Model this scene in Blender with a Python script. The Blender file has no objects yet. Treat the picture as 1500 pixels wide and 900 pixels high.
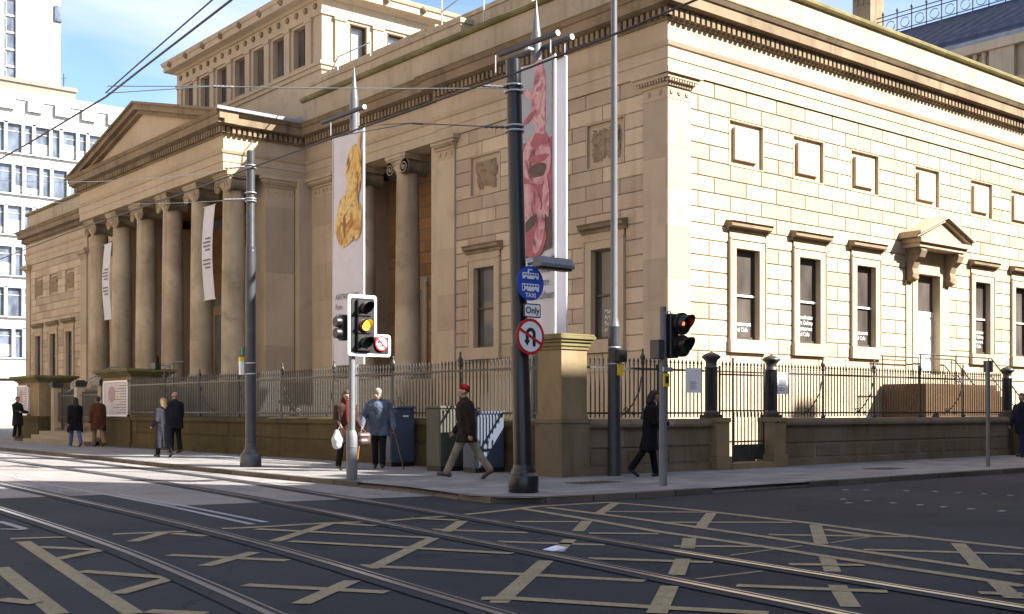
import bpy, bmesh, math, random
from mathutils import Vector, Matrix
random.seed(7)
R = math.radians
PI = math.pi
scene = bpy.context.scene
COL = scene.collection

# ---------------------------------------------------------------- helpers
class MB:
    """collects faces, builds ONE mesh object"""
    def __init__(s):
        s.v = []; s.f = []; s.m = []; s.t = []; s.sm = []
    def add(s, vs, fs, mi=0, tint=0.5, smooth=False):
        n = len(s.v); s.v += [tuple(p) for p in vs]
        for f in fs:
            s.f.append([n + i for i in f]); s.m.append(mi); s.t.append(tint); s.sm.append(smooth)
    def box(s, x0, x1, y0, y1, z0, z1, mi=0, tint=0.5, F=None):
        if x0 > x1: x0, x1 = x1, x0
        if y0 > y1: y0, y1 = y1, y0
        if z0 > z1: z0, z1 = z1, z0
        vs = [(x0,y0,z0),(x1,y0,z0),(x1,y1,z0),(x0,y1,z0),(x0,y0,z1),(x1,y0,z1),(x1,y1,z1),(x0,y1,z1)]
        if F: vs = [F(*p) for p in vs]
        s.add(vs, [(0,3,2,1),(4,5,6,7),(0,1,5,4),(1,2,6,5),(2,3,7,6),(3,0,4,7)], mi, tint)
    def prism(s, poly, a0, a1, F, mi=0, tint=.5):
        """poly: list of (p,q); F(p, q, a) -> xyz; extruded a0..a1"""
        n = len(poly)
        vs = [F(p, q, a0) for p, q in poly] + [F(p, q, a1) for p, q in poly]
        fs = [tuple(range(n))[::-1], tuple(range(n, 2*n))] + [(i, (i+1) % n, n+(i+1) % n, n+i) for i in range(n)]
        s.add(vs, fs, mi, tint)
    def lathe(s, prof, c=(0,0,0), seg=16, mi=0, tint=.5, axis='z', smooth=True, M=None):
        n = len(prof); vs = []
        for k in range(seg):
            a = 2*PI*k/seg
            for r, z in prof:
                if axis == 'z': p = (r*math.cos(a), r*math.sin(a), z)
                elif axis == 'x': p = (z, r*math.cos(a), r*math.sin(a))
                else: p = (r*math.cos(a), z, r*math.sin(a))
                if M: p = M @ Vector(p)
                vs.append((c[0]+p[0], c[1]+p[1], c[2]+p[2]))
        fs = []
        for k in range(seg):
            k2 = (k+1) % seg
            for i in range(n-1):
                fs.append((k*n+i, k2*n+i, k2*n+i+1, k*n+i+1))
        s.add(vs, fs, mi, tint, smooth)
        if prof[0][0] > 1e-4: s.add([vs[k*n] for k in range(seg)][::-1], [tuple(range(seg))], mi, tint)
        if prof[-1][0] > 1e-4: s.add([vs[k*n+n-1] for k in range(seg)], [tuple(range(seg))], mi, tint)
    def tube(s, pts, r, seg=8, mi=0, tint=.5, smooth=True):
        pts = [Vector(p) for p in pts]; n = len(pts)
        rs = r if isinstance(r, (list, tuple)) else [r]*n
        rings = []
        up = Vector((0,0,1))
        for i, p in enumerate(pts):
            d = (pts[min(i+1,n-1)] - pts[max(i-1,0)]).normalized()
            ref = up if abs(d.dot(up)) < .95 else Vector((1,0,0))
            a = d.cross(ref).normalized(); b = d.cross(a).normalized()
            rings.append([p + (a*math.cos(2*PI*k/seg) + b*math.sin(2*PI*k/seg))*rs[i] for k in range(seg)])
        vs = [q for ring in rings for q in ring]; fs = []
        for i in range(n-1):
            for k in range(seg):
                k2 = (k+1) % seg
                fs.append((i*seg+k, i*seg+k2, (i+1)*seg+k2, (i+1)*seg+k))
        s.add(vs, fs, mi, tint, smooth)
        s.add(rings[0][::-1], [tuple(range(seg))], mi, tint); s.add(rings[-1], [tuple(range(seg))], mi, tint)
    def sphere(s, c, r, seg=12, mi=0, sc=(1,1,1), tint=.5):
        prof = [(r*math.sin(PI*i/8), -r*math.cos(PI*i/8)) for i in range(9)]
        prof[0] = (1e-5, -r); prof[-1] = (1e-5, r)
        s.lathe(prof, c, seg, mi, tint, M=Matrix.Diagonal(Vector((sc[0], sc[1], sc[2]))))
    def build(s, name, mats, parent=None, bevel=0):
        me = bpy.data.meshes.new(name)
        me.from_pydata(s.v, [], s.f)
        if not isinstance(mats, (list, tuple)): mats = [mats]
        for m in mats: me.materials.append(m)
        me.polygons.foreach_set('material_index', s.m)
        me.polygons.foreach_set('use_smooth', s.sm)
        at = me.attributes.new('tint', 'FLOAT', 'FACE'); at.data.foreach_set('value', s.t)
        bm = bmesh.new(); bm.from_mesh(me)
        if bevel:
            bmesh.ops.remove_doubles(bm, verts=bm.verts, dist=1e-5)
        bmesh.ops.recalc_face_normals(bm, faces=bm.faces)
        if bevel:
            es = [e for e in bm.edges if len(e.link_faces) == 2 and e.calc_face_angle(0) > .6]
            bmesh.ops.bevel(bm, geom=es, offset=bevel, segments=1, affect='EDGES', clamp_overlap=True)
        bm.to_mesh(me); bm.free()
        me.update()
        o = bpy.data.objects.new(name, me); COL.objects.link(o)
        if parent: o.parent = parent
        return o

def tag(o, label=None, cat=None, group=None, kind=None):
    if label: o['label'] = label
    if cat: o['category'] = cat
    if group: o['group'] = group
    if kind: o['kind'] = kind
    return o
def thing(name, label, cat, loc=(0,0,0), rz=0, group=None):
    o = bpy.data.objects.new(name, None); COL.objects.link(o)
    o.location = loc; o.rotation_euler = (0,0,rz); o.empty_display_size = .3
    return tag(o, label, cat, group)
def copy_tree(o, parent=None):
    c = o.copy(); COL.objects.link(c)
    if parent is not None: c.parent = parent
    for ch in list(o.children): copy_tree(ch, c)
    return c
# face frames: (a along the facade, o outward, z) -> world
def FS(v0=0.0): return lambda a, o, z: (a, v0 - o, z)        # side facade, faces -Y
def FW(u0=0.0): return lambda a, o, z: (u0 - o, a, z)        # street facade, faces -X

# ---------------------------------------------------------------- materials
def newmat(name):
    m = bpy.data.materials.new(name); m.use_nodes = True
    nt = m.node_tree; nt.nodes.clear()
    out = nt.nodes.new('ShaderNodeOutputMaterial'); b = nt.nodes.new('ShaderNodeBsdfPrincipled')
    nt.links.new(b.outputs[0], out.inputs[0])
    return m, nt, b
def node(nt, t, **k):
    n = nt.nodes.new(t)
    for a, v in k.items(): setattr(n, a, v)
    return n
def mix(nt, fac, a, b, mode='MIX'):
    n = nt.nodes.new('ShaderNodeMix'); n.data_type = 'RGBA'; n.blend_type = mode
    for i, x in ((0, fac), (6, a), (7, b)):
        if hasattr(x, 'is_linked') or hasattr(x, 'links'): nt.links.new(x, n.inputs[i])
        elif i == 0: n.inputs[0].default_value = x
        else: n.inputs[i].default_value = (*x, 1) if len(x) == 3 else x
    return n.outputs[2]
def ramp(nt, x, p0, p1):
    n = nt.nodes.new('ShaderNodeMapRange'); n.inputs[1].default_value = p0; n.inputs[2].default_value = p1
    nt.links.new(x, n.inputs[0]); return n.outputs[0]
def math_(nt, op, a, b=0.0):
    n = nt.nodes.new('ShaderNodeMath'); n.operation = op
    for i, x in ((0, a), (1, b)):
        if hasattr(x, 'links'): nt.links.new(x, n.inputs[i])
        else: n.inputs[i].default_value = x
    return n.outputs[0]
def noise(nt, vec, scale, detail=4, rough=.55, dist=0):
    n = nt.nodes.new('ShaderNodeTexNoise'); n.inputs['Scale'].default_value = scale
    n.inputs['Detail'].default_value = detail; n.inputs['Roughness'].default_value = rough
    n.inputs['Distortion'].default_value = dist
    nt.links.new(vec, n.inputs['Vector']); return n.outputs[0]
def mapping(nt, vec, sc):
    n = nt.nodes.new('ShaderNodeMapping'); n.inputs['Scale'].default_value = sc
    nt.links.new(vec, n.inputs['Vector']); return n.outputs[0]
def stone(name, c, c2=None, dirt=(.16,.12,.08), dirt_amt=.35, green=0.0, streak=.3, bump=.15, tintvar=.3):
    m, nt, b = newmat(name)
    pos = node(nt, 'ShaderNodeNewGeometry').outputs['Position']
    c2 = c2 or tuple(x*.8 for x in c)
    at = node(nt, 'ShaderNodeAttribute', attribute_name='tint').outputs['Fac']
    col = mix(nt, ramp(nt, noise(nt, pos, .5, 5), .35, .68), c, c2)
    # every block its own shade of the same quarry stone
    hs = node(nt, 'ShaderNodeHueSaturation')
    nt.links.new(ramp(nt, at, 0, 1), hs.inputs['Value'])
    mr = hs.inputs['Value'].links[0].from_node
    mr.inputs[3].default_value = 1-tintvar/2; mr.inputs[4].default_value = 1+tintvar/2
    nt.links.new(col, hs.inputs['Color']); col = hs.outputs[0]
    col = mix(nt, math_(nt, 'MULTIPLY', ramp(nt, noise(nt, pos, 14, 6, .7), .3, .75), .35), col, tuple(x*.72 for x in c))
    st = noise(nt, mapping(nt, pos, (2.6, 2.6, .22)), 1.0, 5, .6)
    col = mix(nt, math_(nt, 'MULTIPLY', ramp(nt, st, .52, .78), streak), col, dirt)
    bl = noise(nt, pos, 1.3, 6, .65)
    col = mix(nt, math_(nt, 'MULTIPLY', ramp(nt, bl, .55, .8), dirt_amt), col, dirt)
    if green:
        g = noise(nt, mapping(nt, pos, (1.2, 1.2, .7)), 1.1, 5, .6)
        col = mix(nt, math_(nt, 'MULTIPLY', ramp(nt, g, .45, .62), green), col, (.085,.08,.02))
    nt.links.new(col, b.inputs['Base Color'])
    b.inputs['Roughness'].default_value = .9; b.inputs['Specular IOR Level'].default_value = .2
    bp = node(nt, 'ShaderNodeBump'); bp.inputs['Strength'].default_value = bump; bp.inputs['Distance'].default_value = .03
    nt.links.new(noise(nt, pos, 22, 8, .7), bp.inputs['Height']); nt.links.new(bp.outputs[0], b.inputs['Normal'])
    return m
def plain(name, c, rough=.6, metal=0, var=.15, scale=6, bump=0, spec=.5, dirt=None, dirt_amt=.4):
    m, nt, b = newmat(name)
    pos = node(nt, 'ShaderNodeTexCoord').outputs['Object']
    n = noise(nt, pos, scale, 5, .6)
    col = mix(nt, ramp(nt, n, .3, .7), tuple(min(1, x*(1+var)) for x in c), tuple(x*(1-var) for x in c))
    if dirt: col = mix(nt, math_(nt, 'MULTIPLY', ramp(nt, noise(nt, pos, scale*.6, 6, .7), .5, .75), dirt_amt), col, dirt)
    nt.links.new(col, b.inputs['Base Color'])
    b.inputs['Roughness'].default_value = rough; b.inputs['Metallic'].default_value = metal
    b.inputs['Specular IOR Level'].default_value = spec
    if bump:
        bp = node(nt, 'ShaderNodeBump'); bp.inputs['Strength'].default_value = bump; bp.inputs['Distance'].default_value = .01
        nt.links.new(noise(nt, pos, scale*8, 4), bp.inputs['Height']); nt.links.new(bp.outputs[0], b.inputs['Normal'])
    return m
def emis(name, c, s):
    m, nt, b = newmat(name)
    b.inputs['Base Color'].default_value = (*c, 1); b.inputs['Emission Color'].default_value = (*c, 1)
    b.inputs['Emission Strength'].default_value = s; b.inputs['Roughness'].default_value = .3
    return m
def glass(name, c=(.035,.032,.03), rough=.06, spec=.5):
    m, nt, b = newmat(name)
    pos = node(nt, 'ShaderNodeNewGeometry').outputs['Position']
    n = noise(nt, mapping(nt, pos, (1.1, 1.1, .5)), .9, 3)
    nt.links.new(mix(nt, ramp(nt, n, .35, .65), c, tuple(x*2.4 for x in c)), b.inputs['Base Color'])
    b.inputs['Roughness'].default_value = rough; b.inputs['Specular IOR Level'].default_value = spec
    bp = node(nt, 'ShaderNodeBump'); bp.inputs['Strength'].default_value = .06; bp.inputs['Distance'].default_value = .02
    nt.links.new(noise(nt, pos, 1.6, 2), bp.inputs['Height']); nt.links.new(bp.outputs[0], b.inputs['Normal'])
    return m

M = {}
M['ashlar'] = stone('ashlar', (.49,.385,.27), (.42,.325,.22), dirt=(.19,.14,.09), dirt_amt=.45, streak=.45, tintvar=.42)
M['dressed'] = stone('dressed_stone', (.47,.37,.26), (.39,.305,.205), dirt_amt=.3, streak=.3, bump=.08)
M['cornice'] = stone('cornice_stone', (.27,.2,.125), (.17,.125,.08), dirt=(.05,.04,.03), dirt_amt=.7, streak=.6)  # soot, and the shade under the cornice, both darkened into this colour
M['coping'] = stone('lichened_coping', (.23,.19,.085), (.12,.1,.05), dirt=(.06,.05,.035), dirt_amt=.6, green=.45, streak=.3)
M['parapet'] = stone('parapet_stone', (.45,.365,.26), (.36,.29,.195), dirt=(.09,.07,.045), dirt_amt=.45, streak=.6, green=.05)
M['column'] = stone('column_stone', (.5,.405,.285), (.27,.21,.135), dirt=(.12,.095,.06), dirt_amt=.75, streak=.7, green=.12)  # stained stone; the strong mottle also stands in for dappled reflected light
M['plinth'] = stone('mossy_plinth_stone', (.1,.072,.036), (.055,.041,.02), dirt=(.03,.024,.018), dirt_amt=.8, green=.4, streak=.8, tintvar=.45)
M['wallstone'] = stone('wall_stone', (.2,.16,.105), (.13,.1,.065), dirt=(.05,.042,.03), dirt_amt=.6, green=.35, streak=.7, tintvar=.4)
M['pier'] = stone('pier_stone', (.27,.2,.115), (.2,.14,.075), dirt_amt=.4, green=.3, streak=.4)
M['innerstone'] = stone('porch_stone', (.34,.2,.095), (.24,.13,.06), dirt_amt=.4)  # orange base colour carries the warm light inside the porch
M['bouncestone'] = stone('bounce_stone', (.66,.52,.37), (.6,.47,.33), dirt_amt=.15)  # warm pale stone for the added building that bounces light
M['joint'] = stone('sooty_joint', (.25,.19,.125), (.18,.135,.085), dirt_amt=.5)
M['relief'] = stone('relief_stone', (.36,.27,.17), (.27,.2,.125), dirt=(.09,.07,.05), dirt_amt=.4)
M['stepstone'] = stone('step_stone', (.33,.28,.2), (.25,.21,.15), dirt_amt=.4)
M['brownwall'] = stone('brown_stone', (.1,.055,.024), (.07,.04,.018), dirt_amt=.3)
M['glass'] = glass('window_glass', (.045,.038,.033))
M['atticglass'] = glass('attic_glass', (.25,.28,.32), rough=.12)  # sky reflection painted in as a pale blue base colour
M['whitepaint'] = plain('white_paint', (.75,.74,.7), .45, var=.05)
M['sash'] = plain('dark_sash', (.05,.04,.03), .5)
M['iron'] = plain('dark_railing_iron', (.035,.033,.031), .38, spec=.5, var=.3, scale=10, bump=.3, dirt=(.12,.08,.05), dirt_amt=.4)
M['blackpole'] = plain('glossy_black_paint', (.009,.009,.011), .3, var=.2)
M['greypole'] = plain('dark_grey_pole_paint', (.035,.037,.044), .38, var=.2, scale=4, dirt=(.12,.11,.1), dirt_amt=.3)
M['mastpaint'] = plain('mast_grey_paint', (.12,.12,.13), .3, var=.12, scale=3)
M['silver'] = plain('galvanised_steel', (.38,.39,.41), .38, metal=.6, var=.15, scale=5)
M['signalgrey'] = plain('signal_post_grey', (.15,.152,.158), .5, var=.15, scale=5, dirt=(.12,.11,.09), dirt_amt=.4)
M['blackplastic'] = plain('black_plastic', (.012,.012,.012), .4, var=.1)
M['lensgreen'] = plain('dark_green_lens', (.01,.045,.025), .2)
M['lensred'] = plain('dark_red_lens', (.02,.006,.006), .3)
M['amber'] = emis('lit_amber_lens', (1,.6,.02), 2.2)
M['redlamp'] = emis('lit_red_lamp', (1,.06,.03), 2.5)
M['amberring'] = plain('amber_lens_rim', (.4,.08,.02), .3)
M['signwhite'] = plain('sign_white', (.78,.78,.78), .4, var=.04)
M['signred'] = plain('sign_red', (.5,.015,.02), .4, var=.08)
M['signblue'] = plain('sign_blue', (.015,.07,.42), .4, var=.08)
M['signblack'] = plain('sign_black', (.015,.015,.015), .4, var=.05)
M['signyellow'] = plain('sign_yellow', (.75,.5,.03), .5, var=.06)
M['tealsign'] = plain('sign_teal', (.02,.22,.16), .5)
M['cabblue'] = plain('blue_grey_cabinet_paint', (.055,.068,.1), .5, var=.12, scale=3, dirt=(.08,.08,.08), dirt_amt=.4)
M['cabgrey'] = plain('green_grey_cabinet_paint', (.06,.06,.045), .5, var=.15, scale=3, dirt=(.05,.05,.04), dirt_amt=.4)
M['lettering'] = plain('pale_lettering', (.6,.58,.55), .6)
M['bannerwhite'] = plain('banner_white', (.55,.53,.56), .7, var=.05, scale=2)
M['bannertext'] = plain('banner_text_grey', (.12,.12,.13), .7)
M['pink'] = plain('banner_pink', (.62,.2,.24), .7, var=.25, scale=5)
M['pinkdark'] = plain('banner_dark_pink', (.36,.1,.12), .7, var=.2, scale=5)
M['pinklight'] = plain('banner_light_pink', (.75,.42,.44), .7, var=.15, scale=6)
M['bannergrey'] = plain('banner_grey', (.34,.35,.38), .7, var=.1, scale=3)
M['bannerdark'] = plain('banner_brown_black', (.1,.06,.05), .7, var=.3, scale=5)
M['gold'] = plain('banner_gold', (.62,.36,.06), .6, var=.35, scale=7)
M['golddark'] = plain('banner_brown', (.2,.085,.025), .6, var=.35, scale=8)
M['goldlight'] = plain('banner_pale_gold', (.8,.62,.25), .6, var=.2, scale=7)
M['slate'] = plain('dark_blue_slate', (.03,.033,.055), .7, var=.3, scale=2.5, bump=.5)
M['lead'] = plain('lead_grey', (.22,.23,.25), .6, var=.2, scale=2)
M['whiteconc'] = stone('white_concrete', (.5,.5,.49), (.44,.44,.43), dirt=(.3,.29,.27), dirt_amt=.25, streak=.3, bump=.03, tintvar=.06)
M['brownplant'] = plain('tan_roof_cladding', (.2,.165,.13), .8, var=.08, scale=.3)
M['offglass'] = glass('office_glass', (.06,.07,.09), rough=.1)
M['wire'] = plain('wire_black', (.02,.02,.03), .5)
M['wiregrey'] = plain('wire_grey', (.09,.09,.095), .5)
M['insul'] = plain('insulator_grey', (.14,.13,.13), .4)
M['blackpaint'] = plain('black_marks', (.02,.02,.02), .6)
M['paper'] = plain('litter_white', (.75,.77,.85), .7)
def artwork(name, cols, scale=2.2):
    m, nt, b = newmat(name)
    pos = node(nt, 'ShaderNodeTexCoord').outputs['Object']
    n = noise(nt, mapping(nt, pos, (1, 1, .7)), scale, 5, .55, 1.6)
    cr = node(nt, 'ShaderNodeValToRGB'); el_ = cr.color_ramp.elements
    el_[0].position = .34; el_[0].color = (*cols[0], 1); el_[1].position = .66; el_[1].color = (*cols[-1], 1)
    for i, c in enumerate(cols[1:-1]):
        e = el_.new(.34 + .32*(i+1)/(len(cols)-1)); e.color = (*c, 1)
    nt.links.new(n, cr.inputs[0]); nt.links.new(cr.outputs[0], b.inputs['Base Color']); b.inputs['Roughness'].default_value = .7
    return m
M['goldart'] = artwork('gold_print', [(.1,.045,.02),(.34,.15,.04),(.55,.33,.08),(.68,.5,.2),(.3,.13,.04)], 1.9)
M['pinkart'] = artwork('pink_print', [(.16,.06,.07),(.42,.16,.18),(.55,.27,.29),(.6,.38,.39),(.38,.14,.17)], 2.1)
M['poster'] = plain('poster_pale', (.5,.45,.46), .6, var=.1, scale=3)
M['postermauve'] = plain('poster_mauve', (.33,.22,.24), .6, var=.2)
M['rustbrown'] = plain('iron_cover', (.06,.05,.045), .6, bump=.5)

# asphalt, paving, kerb
def asphalt(name, c, patch):
    m, nt, b = newmat(name)
    pos = node(nt, 'ShaderNodeNewGeometry').outputs['Position']
    col = mix(nt, ramp(nt, noise(nt, pos, .22, 5, .6), .4, .62), c, patch)
    # worn wheel paths run along the main street
    wl = noise(nt, mapping(nt, pos, (.9, .05, 1)), 1.2, 4)
    col = mix(nt, math_(nt, 'MULTIPLY', ramp(nt, wl, .45, .7), .35), col, tuple(x*1.5 for x in c))
    sp = noise(nt, pos, 70, 3, .8)
    col = mix(nt, math_(nt, 'MULTIPLY', ramp(nt, sp, .5, .68), .6), col, tuple(x*2.8 for x in c))
    oil = noise(nt, pos, 1.1, 3, .5)
    col = mix(nt, math_(nt, 'MULTIPLY', ramp(nt, oil, .6, .72), .45), col, tuple(x*.45 for x in c))
    v = node(nt, 'ShaderNodeTexVoronoi', feature='DISTANCE_TO_EDGE'); v.inputs['Scale'].default_value = .35
    nd = node(nt, 'ShaderNodeVectorMath', operation='ADD')
    nz = nt.nodes.new('ShaderNodeTexNoise'); nz.inputs['Scale'].default_value = 1.5; nt.links.new(pos, nz.inputs['Vector'])
    nt.links.new(pos, nd.inputs[0]); nt.links.new(nz.outputs[1], nd.inputs[1]); nt.links.new(nd.outputs[0], v.inputs['Vector'])
    col = mix(nt, math_(nt, 'MULTIPLY', math_(nt, 'LESS_THAN', v.outputs[0], .006), .6), col, tuple(x*.35 for x in c))
    nt.links.new(col, b.inputs['Base Color']); b.inputs['Roughness'].default_value = .85
    b.inputs['Specular IOR Level'].default_value = .25
    bp = node(nt, 'ShaderNodeBump'); bp.inputs['Strength'].default_value = .35; bp.inputs['Distance'].default_value = .01
    nt.links.new(noise(nt, pos, 110, 4, .8), bp.inputs['Height']); nt.links.new(bp.outputs[0], b.inputs['Normal'])
    return m
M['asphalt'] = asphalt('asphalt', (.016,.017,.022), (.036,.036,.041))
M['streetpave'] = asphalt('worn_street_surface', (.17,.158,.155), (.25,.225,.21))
M['trackbed'] = asphalt('track_concrete', (.03,.03,.035), (.023,.023,.028))
def paving():
    m, nt, b = newmat('paving_slabs')
    pos = node(nt, 'ShaderNodeNewGeometry').outputs['Position']
    br = node(nt, 'ShaderNodeTexBrick'); br.offset = .5
    br.inputs['Scale'].default_value = 1; br.inputs['Brick Width'].default_value = .75; br.inputs['Row Height'].default_value = .5
    br.inputs['Mortar Size'].default_value = .013; br.inputs['Mortar Smooth'].default_value = .2
    br.inputs['Color1'].default_value = (.27,.255,.24,1); br.inputs['Color2'].default_value = (.15,.14,.135,1)
    br.inputs['Mortar'].default_value = (.08,.075,.07,1); br.inputs['Bias'].default_value = 0
    nt.links.new(pos, br.inputs['Vector'])
    col = mix(nt, math_(nt, 'MULTIPLY', ramp(nt, noise(nt, pos, .6, 6, .65), .45, .7), .5), br.outputs[0], (.13,.12,.115))
    col = mix(nt, math_(nt, 'MULTIPLY', ramp(nt, noise(nt, pos, .33, 4, .5), .56, .66), .35), col, (.3,.2,.17))
    col = mix(nt, math_(nt, 'MULTIPLY', ramp(nt, noise(nt, pos, 40, 4, .8), .4, .7), .3), col, (.3,.29,.28))
    nt.links.new(col, b.inputs['Base Color']); b.inputs['Roughness'].default_value = .85
    bp = node(nt, 'ShaderNodeBump'); bp.inputs['Strength'].default_value = .5; bp.inputs['Distance'].default_value = .01
    bp.invert = True
    nt.links.new(br.outputs[1], bp.inputs['Height']); nt.links.new(bp.outputs[0], b.inputs['Normal'])
    return m
M['paving'] = paving()
M['kerb'] = stone('kerb_stone', (.13,.11,.09), (.08,.065,.055), dirt_amt=.5, tintvar=.5)
M['kerbjoint'] = plain('kerb_joint', (.05,.045,.04), .9)
def roadpaint(name, c):
    m, nt, b = newmat(name)
    pos = node(nt, 'ShaderNodeNewGeometry').outputs['Position']
    col = mix(nt, ramp(nt, noise(nt, pos, 3, 5, .7), .35, .7), c, tuple(x*.72 for x in c))
    w = noise(nt, pos, 26, 6, .75)
    col = mix(nt, math_(nt, 'MULTIPLY', ramp(nt, w, .52, .6), .6), col, (.075,.073,.075))
    nt.links.new(col, b.inputs['Base Color']); b.inputs['Roughness'].default_value = .8
    return m
M['yellowline'] = roadpaint('worn_yellow_paint', (.33,.262,.135))
M['whiteline'] = roadpaint('worn_white_paint', (.34,.34,.36))
M['steelrail'] = plain('polished_rail', (.42,.4,.37), .3, metal=.9, var=.1)
M['groove'] = plain('rail_groove', (.02,.018,.016), .8)

def text(name, s, size, origin, right, up, mat, parent=None, align='LEFT', gap=1.0, ext=.0015, bold=0, xs=1.0):
    cu = bpy.data.curves.new(name, 'FONT'); cu.body = s; cu.size = size; cu.align_x = align
    cu.space_line = gap; cu.extrude = ext; cu.offset = bold; cu.resolution_u = 3
    t = bpy.data.objects.new('tmp', cu); COL.objects.link(t)
    bpy.context.view_layer.update()
    dg = bpy.context.evaluated_depsgraph_get()
    me = bpy.data.meshes.new_from_object(t.evaluated_get(dg))
    bpy.data.objects.remove(t)
    r = Vector(right).normalized()*xs; u = Vector(up).normalized(); n = Vector(right).normalized().cross(u)
    mt = Matrix(((r.x,u.x,n.x,origin[0]),(r.y,u.y,n.y,origin[1]),(r.z,u.z,n.z,origin[2]),(0,0,0,1)))
    me.transform(mt); me.materials.clear(); me.materials.append(mat)
    me.name = name
    o = bpy.data.objects.new(name, me); COL.objects.link(o)
    if parent: o.parent = parent
    return o

SKY_STR=.06; SUN_STR=4.0; EXPOSURE=2.2; CLOUD_SCALE=.4; CLOUD_LO=.47; CLOUD_HI=.72; CLOUD_COL=(6.2,5.9,6.6)
# ================================================================ GALLERY
G = thing('gallery_building', 'long sandstone gallery with a columned portico filling the street corner behind the railings', 'art gallery')
ROW = .438; ZT = 10.44; ZP = ZT - 18*ROW          # top and bottom of the ashlar
LEN = 1.38

def ashlar(mb, F, a0, a1, z0, z1, holes=(), phase=0.0, off=.012, L=LEN, top=None):
    """real chamfered blocks, so the joints are grooves that the sun shades"""
    c = .022
    top = ZT if top is None else top
    k = 0
    while True:
        rt = top - k*ROW; rb = rt - ROW; k += 1
        if rb < z0 - .01: break
        if rt > z1 + .01: continue
        cuts = [(a0, a1)]
        for h in holes:
            if rb < h[3]-.02 and rt > h[2]+.02:
                # a row partly covered by a hole keeps the part above or below as a thin block
                new = []
                for s, e in cuts:
                    if h[1] <= s or h[0] >= e: new.append((s, e))
                    else:
                        if h[0] - s > .05: new.append((s, h[0]))
                        if e - h[1] > .05: new.append((h[1], e))
                cuts = new
        for s, e in cuts:
            st = phase + (k % 2)*L/2
            js = []
            x = st + math.ceil((s - st)/L)*L
            while x < e:
                if x - s > .28 and e - x > .28: js.append(x)
                x += L
            if len(js) == 0 and e - s > 1.15 and k % 2: js = [(s+e)/2]
            if e - s < 1.9 and e-s > .9: js = [(s+e)/2] if k % 2 else []
            ps = [s] + js + [e]
            for i in range(len(ps)-1):
                p, q = ps[i], ps[i+1]
                g = .0065
                vs = [F(p+g, off-c, rb+g), F(q-g, off-c, rb+g), F(q-g, off-c, rt-g), F(p+g, off-c, rt-g),
                      F(p+g+c, off, rb+g+c), F(q-g-c, off, rb+g+c), F(q-g-c, off, rt-g-c), F(p+g+c, off, rt-g-c)]
                mb.add(vs, [(4,5,6,7),(0,1,5,4),(1,2,6,5),(2,3,7,6),(3,0,4,7)], 0, random.random())

def wall_holes(mb, F, a0, a1, z0, z1, holes, o=-.035, tint=.35, mi=1):
    As = sorted(set([a0, a1] + [min(max(x, a0), a1) for h in holes for x in h[:2]]))
    Zs = sorted(set([z0, z1] + [min(max(x, z0), z1) for h in holes for x in h[2:]]))
    for i in range(len(As)-1):
        for j in range(len(Zs)-1):
            ca = (As[i]+As[i+1])/2; cz = (Zs[j]+Zs[j+1])/2
            if any(h[0] < ca < h[1] and h[2] < cz < h[3] for h in holes): continue
            mb.add([F(As[i],o,Zs[j]), F(As[i+1],o,Zs[j]), F(As[i+1],o,Zs[j+1]), F(As[i],o,Zs[j+1])], [(0,1,2,3)], mi, tint)

WZ0, WZ1 = 3.37, 5.94
def window(F, c, w=1.04, z0=WZ0, z1=WZ1, hood=True, white=True, lettering=None, right=None, parent=G, deep=.15):
    h = w/2
    mb = MB()
    fw = .26
    # jambs with reveals
    for sgn in (-1, 1):
        mb.box(c+sgn*h, c+sgn*(h+fw), -deep-.05, .075, z0, z1, F=F)
        mb.box(c+sgn*(h+fw), c+sgn*(h+fw+.03), -.004, .1, z0, z1+fw*.9, F=F)
    mb.box(c-h-fw, c+h+fw, -deep-.05, .073, z1, z1+.24, F=F)
    mb.box(c-h-fw, c+h+fw, -.004, .1, z1+.24, z1+.30, F=F)
    mb.box(c-h-fw, c+h+fw, -.004, .05, z1+.30, z1+.47, F=F)
    o = mb.build('window', M['dressed'], parent)
    s = MB(); s.box(c-h-fw-.05, c+h+fw+.05, -deep-.05, .13, z0-.373, z0-.002, F=F)
    s.build('sill', M['dressed'], o)
    if hood:
        hb = MB()
        zh = z1+.47
        prof = [(-.004, zh), (.1, zh), (.12, zh+.08), (.24, zh+.12), (.24, zh+.2), (.3, zh+.25), (.02, zh+.3), (-.004, zh+.3)]
        hb.prism(prof, c-h-fw-.13, c+h+fw+.13, lambda p, q, a: F(a, p, q))
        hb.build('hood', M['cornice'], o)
    p = MB(); p.add([F(c-h,-deep,z0), F(c+h,-deep,z0), F(c+h,-deep,z1), F(c-h,-deep,z1)], [(0,1,2,3)])
    p.build('pane', M['glass'], o)
    b = MB(); mt = 'whitepaint' if white else 'sash'
    zm = z0 + (z1-z0)*.49
    b.box(c-h, c+h, -deep+.004, -deep+.06, zm-.03, zm+.03, F=F)
    sm = MB()
    for sgn in (-1, 1): sm.box(c+sgn*(h-.055), c+sgn*h, -deep+.003, -deep+.04, z0, z1, F=F)
    sm.box(c-h, c+h, -deep+.003, -deep+.042, z1-.07, z1, F=F)
    sm.box(c-h, c+h, -deep+.003, -deep+.042, z0, z0+.09, F=F)
    b.build('meeting_rail', M[mt], o); sm.build('sash', M['sash'], o)
    if lettering:
        # lettering on the inside of the glass, left part hidden by the reveal
        for i, (s_, dz) in enumerate(lettering):
            og = F(right[0]*0 + c - h + right[2], -deep+.012, z0 + dz)
            text('lettering', s_, .175, og, right[1], (0,0,1), M['lettering'], o, xs=.95, bold=.003)
    return o

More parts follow.
